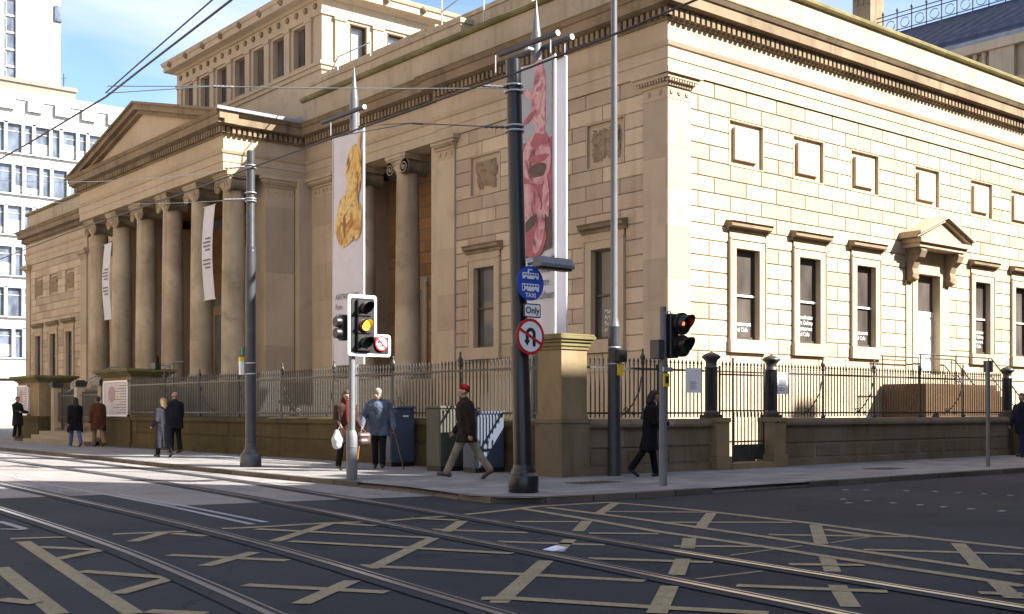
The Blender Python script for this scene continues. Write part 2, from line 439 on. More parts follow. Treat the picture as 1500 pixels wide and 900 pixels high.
def sunk_panel(F, c, z0=8.285, z1=9.53, w=1.48, carved=False, seed=0):
    mb = MB(); h = w/2
    # sunk border with a raised centre
    mb.add([F(c-h,-.08,z0),F(c+h,-.08,z0),F(c+h,-.08,z1),F(c-h,-.08,z1)], [(0,1,2,3)], 0, .6)
    t = .03
    for a, b, z, y in ((c-h-t,c-h,z0-t,z1+t),(c+h,c+h+t,z0-t,z1+t),(c-h,c+h,z0-t,z0),(c-h,c+h,z1,z1+t)):
        mb.box(a, b, -.1, .016, z, y, F=F, tint=.6)
    if not carved:
        mb.box(c-h+.23, c+h-.23, -.08, .02, z0+.17, z1-.17, F=F, tint=.75)
        return mb.build('blank_panel', M['dressed'], G)
    o = mb.build('relief_panel', M['dressed'], G)
    rnd = random.Random(seed)
    blobs = []
    for k in range(6):                      # standing and seated figures in relief
        x = -.46 + .18*k + rnd.uniform(-.05,.05); base = rnd.uniform(-.5,-.3); hh = rnd.uniform(.75,1.0)
        blobs.append((x, base+hh, .08, .1, .1))                       # head
        blobs.append((x+rnd.uniform(-.03,.03), base+hh*.66, .15, .24, .12)); blobs.append((x+rnd.uniform(-.1,.1), base+hh*rnd.uniform(.1,.5), .13, .1, .08)); blobs.append((x+.09, rnd.uniform(-.3,.3), .1, .3, .05))
        blobs.append((x+rnd.uniform(-.06,.02), base+hh*.2, .07, .28, .1))
        blobs.append((x+rnd.uniform(.02,.12), base+hh*.22, .065, .26, .09))
        blobs.append((x+rnd.uniform(-.15,.15), base+hh*.75, .17, .05, .1))
    n = 44; r = MB(); hw = h-.2; hz = (z1-z0)/2-.17; cz = (z0+z1)/2
    vs = []
    for j in range(n+1):
        for i in range(n+1):
            x = -hw + 2*hw*i/n; z = -hz + 2*hz*j/n
            d = 0
            for bx, bz, rx, rz_, hh in blobs:
                q = 1 - ((x-bx)/rx)**2 - ((z-bz)/rz_)**2
                if q > 0: d = max(d, hh*math.sqrt(q))
            d += .016*math.sin(x*37+seed)*math.sin(z*31)+.012*math.sin(x*71+z*53)
            vs.append(F(c+x, -.13+d*1.35, cz+z))
    r.add(vs, [(j*(n+1)+i, j*(n+1)+i+1, (j+1)*(n+1)+i+1, (j+1)*(n+1)+i) for j in range(n) for i in range(n)], 0, .4, True)
    r.build('carving', M['relief'], o)
    return o

def pilaster(F, a0, a1, o1=.07, z0=ZP, z1=ZT, n=None, base=True):
    mb = MB(); w = a1-a0
    # shaft built of tall drums with hairline joints
    zz = z0
    while zz < 9.72-.02:
        zt = min(zz + rnd_p.uniform(1.0,1.6), 9.72)
        if 9.72 - zt < .3: zt = 9.72
        mb.box(a0, a1, -.02, o1, zz+.003, zt-.003, F=F, tint=rnd_p.random()); zz = zt
    mb.box(a0+.006, a1-.006, -.021, o1-.006, z0, 9.72, F=F, tint=.3)
    mb.box(a0-.012, a1+.012, -.02, o1+.012, 9.70, 9.74, F=F)
    mb.box(a0, a1, -.02, o1, 9.74, 10.03, F=F, tint=.4)
    nr = max(2, int(w/.3))
    for k in range(nr):
        a = a0 + w*(k+.5)/nr
        mb.prism([(a+.075*math.cos(t*PI/4), 9.885+.075*math.sin(t*PI/4)) for t in range(8)], o1-.01, o1+.03, lambda p, q, e: F(p, e, q), tint=.2)
        mb.prism([(a+.03*math.cos(t*PI/4), 9.885+.03*math.sin(t*PI/4)) for t in range(8)], o1+.029, o1+.045, lambda p, q, e: F(p, e, q), tint=.9)
    # moulded cap
    for dz0, dz1, d in ((10.03,10.12,.05),(10.12,10.2,.1),(10.2,10.3,.17),(10.3,ZT-.004,.24)):
        mb.box(a0-d, a1+d, -.02, o1+d, dz0, dz1, F=F, tint=.4)
    k = 0; a = a0-.08
    while a < a1+.05:      # little tongues under the cap
        mb.box(a, a+.05, o1+.1, o1+.155, 10.121, 10.2, F=F, tint=.15); a += .1
    return mb.build('pilaster', M['dressed'], G)
rnd_p = random.Random(3)

# ---- side facade (sunlit), plane Y = 0
S = FS(0.0)
cen = [3.28, 6.21, 9.17, 16.45, 19.35, 22.3, 25.3, 28.3]
door_c = 12.84
def holes_for(cs, w=1.04, fw=.26):
    return [(c-w/2-fw-.02, c+w/2+fw+.02, WZ0-.376, WZ1+.47) for c in cs] + [(c-.74-.028, c+.74+.028, 8.252, 9.562) for c in cs]
hs = holes_for(cen) + [(door_c-.74-.028, door_c+.74+.028, 8.252, 9.562), (door_c-1.0, door_c+1.0, 2.2, 6.9)]
E1 = 31.0
mb = MB()
wall_holes(mb, S, .8, E1, 0, ZT, hs)
ashlar(mb, S, .84, E1, ZP, ZT, hs, phase=1.2)
mb.build('wall', [M['ashlar'], M['joint']], G)
let4 = [('Manchester', .75), ('Art Gallery', .58), ('Restaurant', .41), ('and Cafe', .24)]
let2 = [('Restaurant', .41), ('and Cafe', .24)]
# what the photograph shows is the right-hand part of each line; the rest is behind the reveal
for i, c in enumerate(cen):
    lt = {0: let2, 1: let4, 2: let2, 3: let4}.get(i)
    window(S, c, lettering=lt, right=(0, (1,0,0), .16))
    sunk_panel(S, c)
sunk_panel(S, door_c)
pilaster(S, -.07, .84)
# ---- street facade (in shade), plane X = 0
W = FW(0.0)
wc_r = [2.38, 5.12, 7.85]; wc_l = [46.5, 49.3, 52.05]
for (a0, a1, cs, ph) in ((.84, 9.4, wc_r, 1.1), (44.6, 53.6, wc_l, .2)):
    mb = MB(); hh = holes_for(cs)
    wall_holes(mb, W, a0, a1, 0, ZT, hh); ashlar(mb, W, a0, a1, ZP, ZT, hh, phase=ph)
    mb.build('wall', [M['ashlar'], M['joint']], G)
    for i, c in enumerate(cs):
        window(W, c, white=False, lettering=let4 if (c == wc_r[0]) else None, right=(0, (0,-1,0), .69) )
        sunk_panel(W, c, carved=True, seed=int(c*7))
pilaster(W, .0215, .84, o1=.067); pilaster(W, 9.4, 10.36); pilaster(W, 43.62, 44.58); pilaster(W, 53.6, 54.42)
pilaster(FW(.1), 17.25, 18.75)
pilaster(FW(.1), 35.5, 37.0)
mb = MB()                       # return edge beside the recess
mb.box(.02, .9, 10.36, 10.82, 0, ZT-.003); mb.build('recess_return', M['dressed'], G)
mb = MB(); mb.box(.02, .9, 43.2, 43.62, 0, ZT-.003)
mb.build('recess_return', M['dressed'], G)
# plinth courses
mb = MB()
mb.box(-.16, E1, -.16, .3, 0, 1.1, tint=.4); mb.box(-.1, E1, -.1, .3, 1.1, ZP-.1, tint=.6); mb.box(-.14, E1, -.14, .3, ZP-.1, ZP+.03, tint=.3)
for k in range(24):
    mb.box(1+1.3*k, 1.012+1.3*k, -.104, -.09, 1.1, ZP-.1, tint=0)
mb.box(-.16, .3, -.163, 10.4, 0, 1.1); mb.box(-.1, .3, -.103, 10.4, 1.1, ZP-.1, tint=.6); mb.box(-.14, .3, -.143, 10.4, ZP-.1, ZP+.03)
mb.build('plinth', M['dressed'], G)
mb = MB(); mb.box(-.16, .3, 43.6, 54.5, 0, ZP)
mb.build('plinth', M['dressed'], G)

# recess and porch: back wall, side walls, floors
mb = MB()
bw = FW(2.6)
hr = [(c-.8, c+.8, 2.9, 6.4) for c in (12.6, 15.4, 38.6, 41.4)]
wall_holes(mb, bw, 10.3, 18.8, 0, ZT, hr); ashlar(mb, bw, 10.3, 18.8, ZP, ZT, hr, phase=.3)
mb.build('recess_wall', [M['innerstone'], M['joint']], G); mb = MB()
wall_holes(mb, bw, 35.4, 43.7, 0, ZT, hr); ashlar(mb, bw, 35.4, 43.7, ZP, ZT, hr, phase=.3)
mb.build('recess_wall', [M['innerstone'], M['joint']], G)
for c in (12.6, 15.4, 38.6, 41.4): window(bw, c, z0=3.2, white=False, hood=False)
mb = MB()
hd = [(c-.9, c+.9, 2.45, 6.6) for c in (22.0, 24.8, 27.1, 29.4, 32.2)]
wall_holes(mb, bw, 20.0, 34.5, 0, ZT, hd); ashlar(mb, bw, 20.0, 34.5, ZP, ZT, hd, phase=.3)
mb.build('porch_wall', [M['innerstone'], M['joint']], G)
for c in (22.0, 24.8, 27.1, 29.4, 32.2):
    window(bw, c, w=1.3, z0=2.75, z1=6.1, white=False, hood=False)
mb = MB(); mb.box(-.5, 2.6, 19.43, 20.4, 2.4, ZT-.004); mb.box(.1, 2.62, 18.75, 19.43, 0, ZT-.004, tint=.5); mb.box(.1, 2.6, 17.25, 18.75, 0, ZT-.005); mb.box(-.45, .12, 19.0, 19.44, 2.45, ZT-.006)
mb.build('porch_side_wall', M['dressed'], G)
mb = MB(); mb.box(-.5, 2.6, 33.83, 34.8, 2.4, ZT-.004); mb.box(.1, 2.62, 34.77, 35.5, 0, ZT-.004, tint=.5); mb.box(.1, 2.6, 35.5, 37.0, 0, ZT-.005)
mb.build('porch_side_wall', M['dressed'], G)
pilaster(FS(19.4), -1.73, -.5, z0=2.45)       # anta facing the corner
for y_ in (19.42, 33.82):
    mb = MB(); mb.box(-1.73, -.45, y_, y_+.98, 2.45, ZT-.005); mb.build('anta', M['dressed'], G)
mb = MB()
mb.box(-3.45, 2.6, 19.0, 35.2, 0, 2.45, tint=.4); mb.box(-.05, 2.6, 10.4, 19.0, 0, 2.45, tint=.4); mb.box(-.05, 2.6, 35.2, 43.6, 0, 2.45, tint=.4)
for k in range(13):                # the flight up to the porch
    mb.box(-3.45-(k+1)*.235, -3.45-k*.235+.01, 23.5, 30.7, 0, 2.45-(k+1)*.178, tint=random.random())
mb.box(-5.6, -3.45, 22.6, 23.5, 0, 2.3); mb.box(-5.6, -3.45, 30.7, 31.6, 0, 2.3)
mb.build('steps', M['stepstone'], G)

# ---- columns
def column_mesh():
    mb = MB()
    prof = []
    r0, r1 = .465, .395
    zb, zt = .34, 7.35
    for i in range(15):
        t = i/14; prof.append((r0 + (r1-r0)*(t**1.5), zb + (zt-zb)*t))
    mb.lathe([(.62,.0),(.62,.12),(.56,.13),(.60,.19),(.56,.25),(.5,.27),(.53,.31),(.5,.34)] + prof, seg=28)
    mb.box(-.66, .66, -.66, .66, -.0, .1)
    return mb
def capital_mesh():
    mb = MB()
    mb.lathe([(.395,7.33),(.44,7.36),(.43,7.4),(.5,7.5),(.52,7.58),(.46,7.62)], seg=24)
    # cushions with scrolls on the front and back faces
    for sy in (-1, 1):
        for sx in (-1, 1):
            prof = [(.001,-.02),(.07,-.02),(.09,.02),(.2,.02),(.27,.02),(.285,.06),(.2,.14)]
            mb.lathe([(r, z*1.0) for r, z in [(.001,-.46),(.27,-.46),(.29,-.42),(.27,-.36),(.2,-.12),(.19,0),(.2,.12),(.27,.36),(.29,.42),(.27,.46),(.001,.46)]],
                     (0, sy*.43, 7.53), 20, axis='x')
            # spiral rib
            pts = []
            for k in range(34):
                a = k/33*2*PI*2.1; r = .26*(1-k/36)
                pts.append((sx*.475, sy*.43 - sy*r*math.sin(a), 7.53 + r*math.cos(a)))
            mb.tube(pts, .022, 5)
            mb.sphere((sx*.48, sy*.43, 7.53), .045, 8)
    mb.box(-.46, .46, -.43, .43, 7.62, 7.79)
    mb.box(-.52, .52, -.6, .6, 7.79, 7.86); mb.box(-.56, .56, -.64, .64, 7.86, 7.984)
    for k in range(5): mb.sphere((-.46, -.24+.12*k, 7.68), .045, 8, sc=(1,.8,1.3)); mb.sphere((.46, -.24+.12*k, 7.68), .045, 8, sc=(1,.8,1.3))
    return mb
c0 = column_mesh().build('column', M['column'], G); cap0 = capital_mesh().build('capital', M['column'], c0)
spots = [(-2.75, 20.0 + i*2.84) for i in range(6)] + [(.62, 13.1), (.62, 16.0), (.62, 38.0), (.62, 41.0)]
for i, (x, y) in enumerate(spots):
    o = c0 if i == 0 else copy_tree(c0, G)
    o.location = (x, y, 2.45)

# ---- entablature swept round the whole front
def sweep(mb, path, prof, tint=.5, closed_prof=True, caps=True):
    n = len(path); rings = []
    for i, (x, y) in enumerate(path):
        def nrm(a, b):
            d = Vector((b[0]-a[0], b[1]-a[1])).normalized(); return Vector((-d.y, d.x))
        if i == 0: m = nrm(path[0], path[1])
        elif i == n-1: m = nrm(path[-2], path[-1])
        else:
            n1 = nrm(path[i-1], path[i]); n2 = nrm(path[i], path[i+1])
            m = (n1+n2); m = m/ max(.2, (1+n1.dot(n2)))
        rings.append([(x+m.x*o, y+m.y*o, z) for o, z in prof])
    k = len(prof)
    for i in range(n-1):
        for j in range(k if closed_prof else k-1):
            j2 = (j+1) % k
            mb.add([rings[i][j], rings[i][j2], rings[i+1][j2], rings[i+1][j]], [(0,1,2,3)], 0, tint)
    if caps and closed_prof:
        mb.add(rings[0], [tuple(range(k))], 0, tint); mb.add(rings[-1], [tuple(range(k))[::-1]], 0, tint)
PATH = [(E1,0),(0,0),(0,10.36),(.1,10.36),(.1,19.42),(-3.42,19.42),(-3.42,34.78),(.1,34.78),(.1,43.6),(0,43.6),(0,54.42),(E1,54.42)]
mb = MB()
sweep(mb, PATH, [(-.85,ZT),(.06,ZT),(.06,ZT+.32),(.085,ZT+.325),(.085,ZT+.62),(.13,ZT+.65),(.18,ZT+.75),(.05,ZT+.78),(.05,11.76),(-.85,11.76)])
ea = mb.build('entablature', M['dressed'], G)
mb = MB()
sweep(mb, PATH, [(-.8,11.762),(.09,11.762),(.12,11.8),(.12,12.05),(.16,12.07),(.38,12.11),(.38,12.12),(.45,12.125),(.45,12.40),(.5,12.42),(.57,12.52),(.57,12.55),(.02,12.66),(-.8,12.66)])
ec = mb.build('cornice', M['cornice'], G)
def dentils(F, a0, a1):
    mb = MB()
    n = int((a1-a0)/.215)
    for k in range(n):
        a = a0 + (k+.5)*(a1-a0)/n
        mb.box(a-.06, a+.06, .1, .27, 11.825, 12.05, F=F, tint=random.random())
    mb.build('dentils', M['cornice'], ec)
dentils(S, -.28, E1); dentils(W, -.28, 10.36); dentils(FW(.1), 10.66, 19.1); dentils(FS(19.42), -3.68, -.2); dentils(FW(-3.42), 19.16, 35.04)
dentils(FW(.1), 35.1, 43.3); dentils(W, 43.6, 54.7)
# lichened top edge of the cornice
for pth in (PATH[:5], PATH[7:]):
    mb = MB(); sweep(mb, pth, [(.2,12.645),(.59,12.54),(.59,12.575),(.2,12.68)])
    mb.build('cornice_top', M['coping'], G)
# ---- parapets
for pth in ([(E1,0),(0,0),(0,19.6)], [(0,34.7),(0,54.42),(E1,54.42)]):
    mb = MB(); cp = MB()
    sweep(mb, pth, [(-.4,12.5),(0,12.5),(0,12.75),(-.03,12.78),(-.03,13.58),(-.4,13.58)])
    sweep(cp, pth, [(-.5,13.582),(.05,13.582),(.1,13.64),(.1,13.72),(.0,13.8),(-.5,13.8)])
    mb.build('parapet', M['parapet'], G); cp.build('coping', M['coping'], G)
mb = MB()                       # stepped blocking course further back on the street side
mb.box(.55, 1.1, 6.2, 11.4, 13.5, 14.45); mb.box(.5, 1.15, 6.15, 11.45, 14.45, 14.6)
mb.box(.05, .6, 9.2, 19.4, 13.6, 14.12, tint=.7); mb.box(.0, .66, 9.15, 19.4, 14.12, 14.28, tint=.2)
mb.box(.6, 1.3, 11.4, 19.6, 14.1, 14.75)
mb.box(3.0, 3.9, 3.2, 6.0, 13.8, 15.0); mb.box(2.9, 4.0, 3.1, 6.1, 15.0, 15.15)
mb.build('blocking_course', M['parapet'], G)
mb = MB()                       # flat roof and inner volume
mb.box(.4, E1, .4, 54.0, 12.9, 13.3); mb.box(2.62, E1, 10.2, 44, .1, 12.9); mb.box(.5, 2.65, .5, 10.25, .1, 12.9); mb.box(2.0, E1, .5, 10.3, .1, 12.9); mb.box(.5, E1, 43.7, 54.0, .1, 12.9)
mb.build('roof', M['lead'], G)
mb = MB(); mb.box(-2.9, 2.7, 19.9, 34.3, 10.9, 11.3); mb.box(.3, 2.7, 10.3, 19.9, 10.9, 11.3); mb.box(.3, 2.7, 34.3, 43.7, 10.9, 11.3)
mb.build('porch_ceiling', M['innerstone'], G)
# glazed roof lights behind
mb = MB()
mb.prism([(5.0,13.3),(5.0,15.2),(8.0,17.2),(11.0,15.2),(11.0,13.3)], 12.0, 19.5, lambda p, q, a: (p+2, a, q))
mb.build('roof_light', M['lead'], G)

# ---- pediment
Pd = MB()
vC, vL = 27.1, 18.84; vR = 2*vC - vL
zL, zA = 12.60, 14.56
FP = FW(-3.42)
Pd.prism([(19.3,12.4),(34.9,12.4),(vC,zA-.35)], -.5, .04, lambda p, q, e: FP(p, e, q), tint=.75)
pe = Pd.build('pediment', M['dressed'], G)
rk = MB()
for s in (-1, 1):
    v0 = vC + s*(vC-vL)
    for lo, hi, o1 in ((-.50,-.34,.25),(-.34,-.10,.452),(-.10,.0,.56)):
        poly = [(v0,zL+lo),(vC,zA+lo),(vC,zA+hi),(v0,zL+hi)]
        rk.prism(poly, -.32, o1 + (.003 if s > 0 else 0), lambda p, q, e: FP(p, e, q), tint=.4+.2*(lo+.5))
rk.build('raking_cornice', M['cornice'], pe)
rf = MB()
rf.prism([(vL+.05,12.5),(vL+.05,zL-.03),(vC,zA-.01),(vR-.05,zL-.03),(vR-.05,12.5)], -5.0, -.28, lambda p, q, e: FP(p, e, q))
rf.build('portico_roof', M['lead'], G)
rg = MB(); rg.box(-4.0, .0, vL-.1, vL-.02, 12.56, 12.68)
rg.build('gutter', M['lead'], G)

# ---- attic
A = MB()
AF = FW(1.2); AS = FS(20.1)
aw = [21.95+1.83*k - .45 for k in range(7)]
aw = [21.95 + 1.83*k for k in range(7)]
hA = [(c-.52, c+.52, 15.75, 17.5) for c in aw]
wall_holes(A, AF, 20.1, 34.35, 12.5, 18.3, hA, o=0, tint=.55, mi=0)
sw = [2.95+1.85*k for k in range(9)]
hSs = [(c-.42, c+.42, 15.7, 17.45) for c in sw]
wall_holes(A, AS, 1.2, 22.0, 12.5, 18.3, hSs, o=0, tint=.55, mi=0)
A.box(1.6, 22.0, 20.6, 34.3, 12.5, 18.3)
for c in aw:
    for e in (c-.52, c+.52): A.box(min(e, e + (.1 if e < c else -.1))*1.0 if False else e-.001, e+.001, -.4, 0, 15.75, 17.5, F=AF)
at = A.build('attic', M['dressed'], G)
A2 = MB()
for e in [20.1+.0] : pass
def apil(F, a, w=.3):
    A2.box(a-w/2, a+w/2, -.02, .09, 15.62, 17.42, F=F); A2.box(a-w/2-.05, a+w/2+.05, -.02, .14, 17.42, 17.56, F=F)
for k in range(8): apil(AF, 21.04+1.83*k, .42)
for k in range(10): apil(AS, 2.03+1.85*k, .5)
A2.box(1.05, 22.1, 19.95, 34.5, 15.48, 15.62); A2.box(1.12, 22.1, 20.02, 34.43, 15.3, 15.48)
A2.box(1.13, 22.1, 20.03, 34.42, 17.56, 17.7)
A2.build('attic_moulding', M['dressed'], at)
A3 = MB()
AP = [(22.0,20.1),(1.2,20.1),(1.2,34.35),(22.0,34.35)]
sweep(A3, AP, [(-.5,18.22),(.06,18.22),(.16,18.3),(.5,18.36),(.5,18.6),(.56,18.64),(.62,18.8),(.0,18.9),(-.5,18.9)])
A3.build('attic_cornice', M['dressed'], at)
A4 = MB(); A4.sphere((0,0,0), .14, 10, sc=(1,1,1.2)); A4.sphere((-.1,0,-.05), .07, 8)
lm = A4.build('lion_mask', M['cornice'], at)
for k in range(18):
    o = lm if k == 0 else copy_tree(lm, at)
    o.location = (.68, 20.7+1.9*k, 18.6) if k < 8 else (2.1+1.9*(k-8), 19.56, 18.6)
    if k >= 8: o.rotation_euler = (0,0,PI/2)
A4 = MB(); A4.lathe([(.13,-.02),(.13,.03),(.05,.05)], (0,0,0), 10, axis='x', M=Matrix.Scale(-1,4,(1,0,0)))
ro = A4.build('rosette', M['cornice'], at)
for k in range(18):
    o = ro if k == 0 else copy_tree(ro, at)
    o.location = (1.17, 20.6+.78*k, 17.98)
for c in aw:
    b = MB()
    for sgn in (-1, 1): b.box(c+sgn*.52, c+sgn*.49, -.42, .0, 15.75, 17.5, F=AF)
    b.box(c-.49, c+.49, -.42, 0, 17.45, 17.5, F=AF); b.box(c-.49, c+.49, -.42, .03, 15.7, 15.75, F=AF)
    w_ = b.build('attic_window', M['dressed'], at)
    # pane belongs to the attic too: same level
    p = MB(); p.add([AF(c-.5,-.24,15.75),AF(c+.5,-.24,15.75),AF(c+.5,-.24,17.47),AF(c-.5,-.24,17.47)], [(0,1,2,3)])
    p.box(c-.02, c+.02, -.24, -.2, 15.75, 17.45, F=AF, mi=1)
    p.build('attic_pane', [M['glass'], M['sash']], at)
for c in sw:
    b = MB()
    for sgn in (-1, 1): b.box(c+sgn*.42, c+sgn*.36, -.42, .0, 15.7, 17.45, F=AS)
    b.box(c-.42, c+.42, -.42, 0, 17.39, 17.45, F=AS); b.box(c-.42, c+.42, -.42, .03, 15.65, 15.7, F=AS)
    b.build('attic_window', M['brownwall'], at)
    p = MB(); p.add([AS(c-.42,-.3,15.7),AS(c+.42,-.3,15.7),AS(c+.42,-.3,17.45),AS(c-.42,-.3,17.45)], [(0,1,2,3)])
    p.build('attic_pane', M['atticglass'], at)

# ---- side door with its little pediment on brackets
D = MB()
dz1 = 5.94; dz0 = 2.32
for sgn in (-1, 1):
    D.box(door_c+sgn*.7, door_c+sgn*1.0, -.3, .08, dz0, dz1, F=S)
    D.box(door_c+sgn*1.0, door_c+sgn*1.34, -.01, .05, dz0, dz1+.3, F=S, tint=.6)
D.box(door_c-1.0, door_c+1.0, -.3, .078, dz1, dz1+.3, F=S)
D.box(door_c-1.0, door_c+1.0, -.01, .05, dz1+.3, 6.86, F=S)
D.box(door_c-.7, door_c+.7, -.5, .0, dz0-.1, dz0+.02, F=S)
door = D.build('doorway', M['dressed'], G)
H = MB()
H.box(door_c-1.48, door_c+1.48, -.0, .62, 6.72, 6.86, F=S); H.box(door_c-1.56, door_c+1.56, -.0, .72, 6.86, 7.0, F=S)
H.prism([(door_c-1.45,7.0),(door_c+1.45,7.0),(door_c,7.62)], 0, .58, lambda p, q, e: S(p, e, q))
for s in (-1, 1):
    v0 = door_c + s*1.72
    for lo, hi, o1 in ((0,.1,.7),(.1,.2,.8)):
        H.prism([(v0,7.0+lo),(door_c,7.66+lo),(door_c,7.66+hi),(v0,7.0+hi)], 0, o1 + (.003 if s > 0 else 0), lambda p, q, e: S(p, e, q))
H.build('door_pediment', M['dressed'], door)
for s in (-1, 1):
    K = MB()
    prof = [(.0,6.72),(.55,6.72),(.6,6.6),(.52,6.4),(.34,6.25),(.26,6.05),(.3,5.88),(.28,5.72),(.15,5.62),(.0,5.66)]
    K.prism(prof, door_c+s*1.17-.17, door_c+s*1.17+.17, lambda p, q, a: S(a, p, q))
    K.lathe([(.001,-.19),(.11,-.19),(.11,.19),(.001,.19)], S(door_c+s*1.17, .44, 6.56), 14, axis='x')
    K.lathe([(.001,-.19),(.09,-.19),(.09,.19),(.001,.19)], S(door_c+s*1.17, .2, 5.76), 14, axis='x')
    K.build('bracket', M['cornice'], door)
L = MB(); L.box(door_c-.7, door_c+.7, -.22, -.18, 4.55, 4.72, F=S)
L.box(door_c-.7, door_c-.05, -.24, -.2, dz0, 4.55, F=S); L.box(door_c+.0, door_c+.7, -.24, -.2, dz0, 4.55, F=S)
for a in (-.6, .08):
    for z in (2.5, 3.2, 3.9):
        L.box(door_c+a, door_c+a+.22, -.21, -.18, z, z+.55, F=S); L.box(door_c+a+.28, door_c+a+.5, -.21, -.18, z, z+.55, F=S)
leaf = L.build('door_leaf', M['whitepaint'], door)
L = MB(); L.add([S(door_c-.7,-.21,4.72),S(door_c+.7,-.21,4.72),S(door_c+.7,-.21,dz1),S(door_c-.7,-.21,dz1)], [(0,1,2,3)])
L.build('fanlight', M['glass'], door)
st = MB()
st.box(9.9, 14.3, -1.7, -.17, 0, 2.2)
for k in range(11): st.box(14.3+k*.26, 14.3+(k+1)*.26, -1.7, -.17, 0, 2.2-(k+1)*.185)
st.build('side_steps', M['brownwall'], G)
hr_ = MB()
for y in (-1.62, -.3):
    hr_.tube([(9.6,y,3.1),(13.9,y,3.1),(14.1,y,3.08),(17.4,y,.95)], .022)
    hr_.tube([(13.9,y,2.6),(17.2,y,.5)], .014)
    for x, z in ((9.7,3.1),(11.8,3.1),(13.9,3.1),(15.7,2.04),(17.2,1.05)): hr_.tube([(x,y,z),(x,y,z-1.0)], .018)
hr_.build('handrail', M['iron'], G)
# pale basement panels by the side wall seen through the railings
# roof handrails
rh = MB()
for (x, y) in ((.2,14.9),(.2,17.2)):
    rh.tube([(x,y,13.8),(x,y,15.0)], .03)
rh.tube([(.2,14.9,14.9),(.2,17.2,14.9),(.2,18.3,13.9)], .025)
for (x, y, h_) in ((.3,10.6,1.6),(.3,8.3,1.7)): rh.tube([(x,y,13.75),(x,y,13.75+h_)], .028)
rh.tube([(.3,10.6,14.9),(.3,8.3,15.3),(.3,6.8,15.2)], .022)
rh.build('roof_handrail', M['silver'], G)
# white cloth banners between the portico columns
for (y0, y1, z0, z1, ln) in ((21.2, 22.13, 5.75, 9.45, ('Opening times', 'Monday closed', 'Admission free')), (32.1, 33.0, 5.63, 9.17, ('Special', 'exhibition', 'open daily'))):
    b = MB()
    n = 10
    for i in range(n):
        za = z0+(z1-z0)*i/n; zb_ = z0+(z1-z0)*(i+1)/n
        oa = -2.95-.12*math.sin(PI*i/n); ob = -2.95-.12*math.sin(PI*(i+1)/n)
        b.add([(oa,y0,za),(oa,y1,za),(ob,y1,zb_),(ob,y0,zb_),(oa+.015,y0,za),(oa+.015,y1,za),(ob+.015,y1,zb_),(ob+.015,y0,zb_)], [(0,1,2,3),(4,5,6,7),(0,3,7,4),(1,2,6,5)], smooth=False)
    for z in (z0, z1): b.tube([(-2.95,y0-.1,z),(-2.95,y1+.1,z)], .02)
    bo = b.build('column_banner', M['bannerwhite'])
    right_one = y0 < 30
    tag(bo, 'narrow white banner hung beside the portico column nearest the corner' if right_one else 'narrow white banner bowed between the two far left portico columns', 'banner', 'white banners in the portico')
    for k in range(7):
        s = MB(); zz = (z0+z1)/2 + .55 - k*.15 - (.25 if k > 3 else 0)
        oo = -2.965 - .12*math.sin(PI*(zz-z0)/(z1-z0))
        s.box(oo-.012, oo-.004, y0+.15, y0+.15+(.62 if k % 3 else .45), zz-.03, zz+.03)
        s.build('text_line', M['bannertext'], bo)
# ================================================================ GROUND
def sheet(name, polys, z, mat, kind='structure', parent=None):
    mb = MB()
    for p in polys: mb.add([(x, y, z) for x, y in p], [tuple(range(len(p)))])
    o = mb.build(name, mat, parent)
    if kind: o['kind'] = kind
    return o
RZ = -.1
sheet('ground', [[(-900,-900),(900,-900),(900,900),(-900,900)]], RZ-.0, M['asphalt'])
# pavement: kerb line measured on the road surface
KERB = [(-10.25,120),(-10.3,40),(-10.32,23.4),(-10.6,12.4),(-10.95,6),(-11.1,1.5),(-11.12,-1.5),(-11.2,-4.15),(-11.42,-5.5),(-11.6,-6.4),(-11.55,-7.0),(-11.2,-7.4),(-10.6,-7.55),(-9.4,-7.66),(-7.0,-7.72),(-4.4,-7.75),(4.4,-7.8),(60,-7.8)]
sheet('pavement', [[*KERB, (60,120)]], 0.0, M['paving'])
kb = MB()
# kerb stones: lengths of about 0.9 m with dark gaps, standing 3 mm proud of the slabs
def resample(path, L):
    out = [path[0]]; rest = L
    for i in range(len(path)-1):
        a = Vector(path[i]); b = Vector(path[i+1]); d = (b-a).length; t = 0
        while d - t > rest:
            t += rest; p = a + (b-a)*(t/d); out.append((p.x, p.y)); rest = L
        rest -= d - t
    return out
kp = resample([p for p in KERB], .92)
for i in range(len(kp)-1):
    a = Vector(kp[i]); b = Vector(kp[i+1])
    if a.y > 80 or a.x > 45: continue
    d = (b-a).normalized(); n = Vector((-d.y, d.x)); g = .012
    # the dropped kerb beside the crossing sits lower
    drop = .075 if (-5.2 < a.y < -1.6 and a.x < -10.9) or (-8.0 < a.x < -4.6 and a.y < -7.2) else 0
    p = [a+d*g-n*.005, b-d*g-n*.005, b-d*g+n*.14, a+d*g+n*.14]
    zt = .004
    vs = [(q.x, q.y, -.11) for q in p] + [(p[0].x, p[0].y, zt-drop), (p[1].x, p[1].y, zt-drop), (p[2].x, p[2].y, zt), (p[3].x, p[3].y, zt)]
    kb.add(vs, [(4,5,6,7),(0,1,5,4),(1,2,6,5),(2,3,7,6),(3,0,4,7)], 0, random.random())
o = kb.build('kerb', M['kerb'], bevel=.012); o['kind'] = 'structure'
sheet('street_paving', [[(-10.9,-5.2),(-15.6,-4.2),(-15.55,-1.2),(-26,.2),(-26,120),(-10.3,120),(-10.3,23),(-10.9,6)]], RZ+.003, M['streetpave'])
